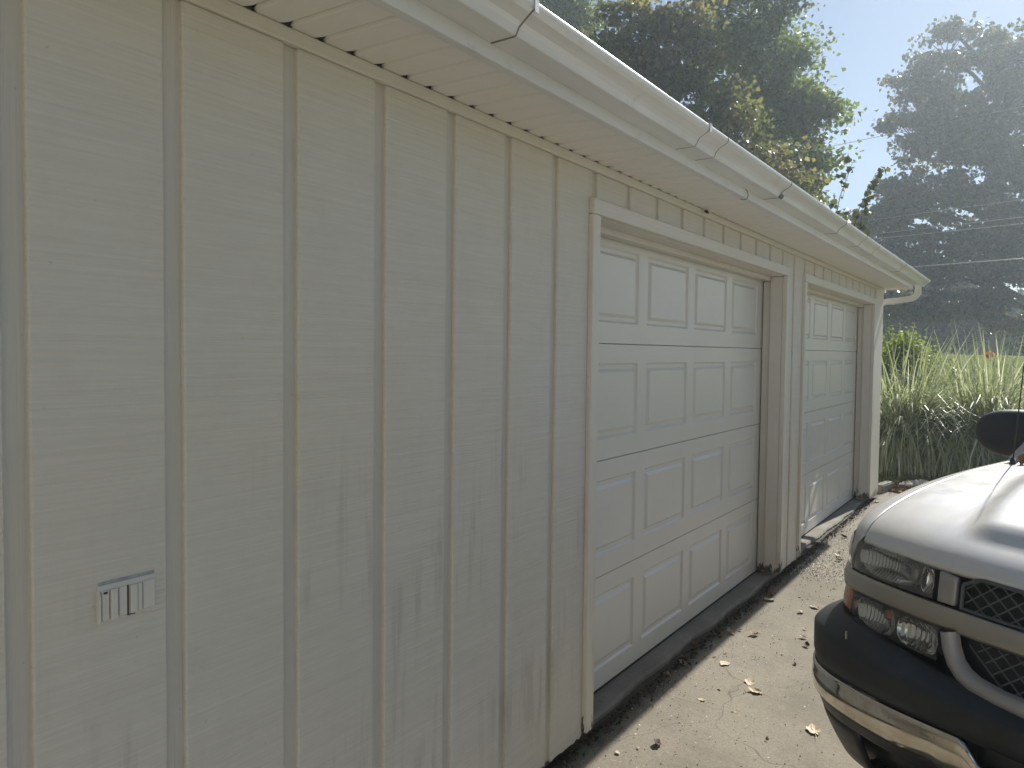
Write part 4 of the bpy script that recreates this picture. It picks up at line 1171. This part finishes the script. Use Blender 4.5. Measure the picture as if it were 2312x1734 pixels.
# lawn blades where the lawn is close
r_ = np.random.default_rng(90)
n = 42000
gx = 10.35 + 9.0 * r_.uniform(0, 1, n) ** 1.6; gy = r_.uniform(-3.2, 2.2, n)
keep = gx > 10.42 + .10 * np.sin(gy * 9) + .35 * np.exp(-((gy + .15) / .22) ** 2)
gx, gy = gx[keep], gy[keep]; n = len(gx)
root = np.stack([gx, gy, np.array([ground_z(a, b) for a, b in zip(gx, gy)])], 1)
th = r_.uniform(0, 2 * np.pi, n); h = r_.uniform(.03, .075, n); d = np.stack([np.cos(th), np.sin(th), np.zeros(n)], 1); s_ = np.stack([-np.sin(th), np.cos(th), np.zeros(n)], 1)
w = r_.uniform(.0025, .005, n)[:, None] * (1 + (gx[:, None] - 10) * .12)
tip = root + d * (h * r_.uniform(.2, .9, n))[:, None] + np.array([0, 0, 1.0]) * h[:, None]
V = np.stack([root - s_ * w, root + s_ * w, tip + s_ * w * .2, tip - s_ * w * .2], 1)
tag(link('lawn_grass', quads_mesh('lawn_grass', V, r_.uniform(0, 1, n)), M['turf_blade']), 'short green lawn grass beside the garage corner', 'grass', None, 'stuff')

# ================================================================ WIRES
def wire(label, p0, p1, sag, r):
    m = MB(); pts = []
    for i in range(25):
        f = i / 24; p = np.array(p0) * (1 - f) + np.array(p1) * f; p[2] -= sag * 4 * f * (1 - f); pts.append(tuple(p))
    m.tube(pts, r, 5)
    o = m.build('overhead_wire', M['wire'], None, smooth=True)
    tag(o, label, 'wire', 'overhead wires across the maple')
def yz(y, z): return (20.0, y, z)
wl = [('topmost thin overhead wire, crossing the gap of sky', (2.78, 6.53), (-1.04, 6.85), .006),
      ('second overhead wire from the top, in front of the maple', (2.6, 4.66), (-1.1, 4.90), .006),
      ('third overhead wire from the top, in front of the maple', (2.6, 4.34), (-1.11, 4.53), .007),
      ('fourth overhead wire from the top, close under the third', (1.75, 4.27), (-1.11, 4.39), .008),
      ('lowest and thickest overhead wire, just above the downspout', (0.99, 3.58), (-1.14, 3.65), .013)]
for lb, a, b, r in wl:
    sl_ = (b[1] - a[1]) / (b[0] - a[0])
    wire(lb, (20.0, 40.0, a[1] + sl_ * (40 - a[0])), (20.0, -40.0, b[1] + sl_ * (-40 - b[0])), 0.0, r)

# ================================================================ THINGS ON THE GROUND
m = MB(); m.box(-.20, .20, -.055, .055, -.10, .065)
o = m.build('concrete_block', M['slab'], None, bevel=.012, seg=2); o.location = (10.12, -0.005, .0); o.rotation_euler = (0, 0, -.18)
tag(o, 'low pale concrete curb block at the foot of the garage corner', 'concrete block')
m = MB()
rows = []
for zi, sc in ((0, .92), (.03, 1.0), (.052, .96), (.06, .86)):
    rows.append([(.24 * sc * math.cos(t) * (1 + .12 * math.sin(3 * t)), .13 * sc * math.sin(t) * (1 + .1 * math.cos(2 * t + 1)), zi) for t in np.linspace(0, 2 * math.pi, 18, endpoint=False)])
m.grid(rows, closed=True); m.f.append(list(range(3 * 18, 4 * 18))); m.mi.append(0)
o = m.build('flat_stone', M['stone'], smooth=False); o.location = (10.75, -0.27, -.04); o.rotation_euler = (0.03, -.04, -.5)
tag(o, 'flat pale stone lying at the lawn edge among the leaf litter', 'stone')

def dry_leaf_mesh(seed, curl):
    r = random.Random(seed)
    m = MB(); n = 18; rim = []
    for i in range(n):
        t = 2 * math.pi * i / n
        rad = (.52 + .06 * math.cos(5 * t + r.uniform(-.3, .3)) + r.uniform(-.05, .05)) * (.85 + .25 * math.cos(t))
        x_, y_ = rad * math.cos(t), .72 * rad * math.sin(t)
        rim.append((x_, y_, curl * (x_ * x_ * 1.1 + y_ * y_ * 2.0) + r.uniform(-.03, .05) * (1 + curl)))
    inn = [(p[0] * .5, p[1] * .5, curl * ((p[0] * .5) ** 2 + 2 * (p[1] * .5) ** 2) + r.uniform(-.02, .03)) for p in rim]
    v = rim + inn + [(0, 0, .0)]
    f = [(i, (i + 1) % n, n + (i + 1) % n, n + i) for i in range(n)] + [(n + i, n + (i + 1) % n, 2 * n) for i in range(n)]
    m.add(v, f)
    m.tube([(-.25, 0, .01), (-.6, .02, .06), (-.85, .06, .05)], [.018, .014, .012], 4)
    zmin = min(p[2] for p in m.v); m.v = [(p[0], p[1], p[2] - zmin) for p in m.v]
    me = m.mesh('fallen_leaf', fix=False); return me
LM = [dry_leaf_mesh(i, c) for i, c in enumerate((.35, .7, .15, 1.0, .5))]
LEAF = {}
def leaf(x, y, s, rot, mi, mat, label, tilt=(0, 0), group='dry leaves on the driveway', lift=0):
    key = (mi, mat)
    if key not in LEAF:
        me = LM[mi].copy(); me.materials.clear(); me.materials.append(M[mat]); LEAF[key] = me
    o = bpy.data.objects.new('fallen_leaf', LEAF[key]); COL.objects.link(o)
    o.location = (x, y, drive_z(x, y) + .004 + lift); o.scale = (s * .82, s * .82, s * .62); o.rotation_euler = (tilt[0], tilt[1], rot)
    tag(o, label, 'leaf', group)
leaf(5.22, -0.055, .085, .6, 3, 'red_leaf', 'red curled leaf standing at the shadow edge near the first door post', (.9, .2), lift=.01)
leaf(5.14, -0.085, .10, 2.2, 0, 'pale_leaf', 'pale leaf lying right beside the red curled leaf')
leaf(3.80, -0.36, .085, .3, 0, 'pale_leaf', 'upper of two pale leaves lying close together mid driveway', (.1, -.15))
leaf(3.73, -0.42, .085, 1.9, 1, 'pale_leaf', 'lower of two pale leaves lying close together mid driveway')
leaf(3.95, -0.19, .085, 2.9, 2, 'pale_leaf', 'single flat pale leaf mid driveway, left of the leaf pair')
leaf(4.39, -0.075, .08, .9, 1, 'dry_leaf', 'left of two curled brown leaves just outside the eave shadow')
leaf(4.46, -0.19, .07, 2.4, 3, 'dry_leaf', 'right of two curled brown leaves just outside the eave shadow')
leaf(3.86, 0.0, .095, .2, 3, 'dark_leaf', 'dark brown leaf lying inside the shadow below the nearer door', (.2, .3))
leaf(3.80, -0.022, .06, 1.2, 1, 'dry_leaf', 'small tan leaf touching the dark brown leaf in the shadow')
leaf(2.96, -0.235, .062, .5, 3, 'dark_leaf', 'tightly curled grey-brown leaf near the bottom edge of the picture', (.5, .2))
leaf(3.54, -0.72, .105, .4, 0, 'pale_leaf', 'large pale leaf on the concrete close to the bumper')
leaf(5.20, -0.35, .075, 1.4, 0, 'dry_leaf', 'brown leaf lying left of the bumper corner, farther up the drive')
leaf(5.05, -0.30, .06, 2.8, 1, 'pale_leaf', 'small pale leaf near the paint flakes, left of the headlight')
leaf(4.50, -0.46, .06, .3, 3, 'dark_leaf', 'dark twisted leaf right beside the black bumper corner')
leaf(4.62, -0.42, .055, 2.0, 1, 'dry_leaf', 'small light brown leaf just above the dark twisted one by the bumper')
leaf(7.30, -0.12, .075, 1.0, 3, 'dark_leaf', 'lone dark leaf on the sunlit drive before the farther door')
leaf(6.62, -0.20, .09, .2, 1, 'pale_leaf', 'pale leaf cluster piece near the pier between the doors')
leaf(6.48, -0.24, .07, 2.2, 3, 'dark_leaf', 'dark leaf beside the headlight, below the farther door')
leaf(9.30, -0.06, .10, 2.9, 0, 'pale_leaf', 'pale leaf at the foot of the corner board')
leaf(3.47, -0.24, .05, 1.5, 2, 'pale_leaf', 'narrow tan leaf at the centre of the near concrete', (.05, .1))
leaf(4.10, 0.035, .07, .7, 1, 'dark_leaf', 'dark leaf in the joint under the nearer door')
leaf(3.62, 0.0, .06, .1, 1, 'dry_leaf', 'tan leaf at the shadow edge left of the single flat leaf', (.1, .2))
r = random.Random(44)
for i in range(60):
    x = r.uniform(2.6, 7.5); y = r.uniform(-1.0, -.06) * min(1, .35 + (x - 2.4) * .3)
    leaf(x, y, r.uniform(.016, .036), r.uniform(0, 6.3), r.randrange(5), r.choice(['dry_leaf', 'pale_leaf', 'dark_leaf']), 'tiny dry leaf scrap scattered on the sunlit driveway', (r.uniform(-.3, .3), r.uniform(-.3, .3)), 'tiny leaf scraps on the driveway')

# litter of leaves at the lawn edge, paint flakes below the pier, crumbs along the slab joint
def scatter(name, label, pts, size, mat, seed, tint=(0, 1), flat=1.5, z=None, lift=.006):
    r_ = np.random.default_rng(seed); pts = np.array(pts); n = len(pts)
    zz = np.array([(z or drive_z)(a, b) for a, b in pts]) + lift + r_.uniform(0, .006, n)
    P = np.concatenate([pts, zz[:, None]], 1)
    o = link(name, quads_mesh(name, leaf_quads(P, size, r_, flat, 0, .36), r_.uniform(tint[0], tint[1], n)), mat)
    return tag(o, label, 'litter', None, 'stuff')
r_ = np.random.default_rng(120)
P = np.stack([10.05 + r_.gamma(2.0, .22, 620), -.18 + r_.normal(0, .22, 620)], 1)
P = P[(P[:, 0] < 11.6)]
scatter('leaf_litter', 'reddish brown leaf litter piled at the lawn edge by the curb block', P, .055, M['litter'], 121, (0.1, 1), .8, lambda a, b: max(drive_z(a, b), ground_z(a, b)) , .012)
P = np.stack([5.75 + r_.gamma(2.2, .28, 1500), -.03 - np.abs(r_.normal(0, .24, 1500))], 1)
P = P[(P[:, 0] < 8.2)]
scatter('paint_flakes', 'white peeled paint flakes scattered below the pier between the doors', P, .012, M['flake'], 122, (0, 1), 3)
P = np.stack([r_.uniform(2.4, 8.5, 1000), -.02 - np.abs(r_.normal(0, .55, 1000))], 1)
scatter('grit', 'small pale chips and grit over the driveway', P, .009, M['flake'], 123, (0, .7), 3)
P = np.stack([r_.uniform(1.8, 9.5, 2600), .025 - np.abs(r_.normal(0, .035, 2600))], 1)
scatter('joint_dirt', 'dark crumbs and leaf bits along the joint under the doors', P, .015, M['crumb'], 124, (0, 1), 1, None, .004)
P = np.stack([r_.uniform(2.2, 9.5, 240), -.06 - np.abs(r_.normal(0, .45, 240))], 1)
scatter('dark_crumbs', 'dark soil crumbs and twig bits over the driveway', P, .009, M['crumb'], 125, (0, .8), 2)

# ================================================================ HAZE FOR LENS GLARE
m = MB(); m.box(-41, 89, -46, 46, -4.0, 21.6)  # haze volume added to stand in for veiling lens glare
k = NT('glare_air')
k.n.remove(k.b)
pv = k.n.new('ShaderNodeVolumePrincipled')
pv.inputs['Color'].default_value = (0.78, 0.91, 1.0, 1)
pv.inputs['Density'].default_value = HAZE_D
pv.inputs['Anisotropy'].default_value = 0.55
k.l.new(pv.outputs[0], k.out.inputs['Volume'])
tag(m.build('glare_haze', k.m), kind='stuff')
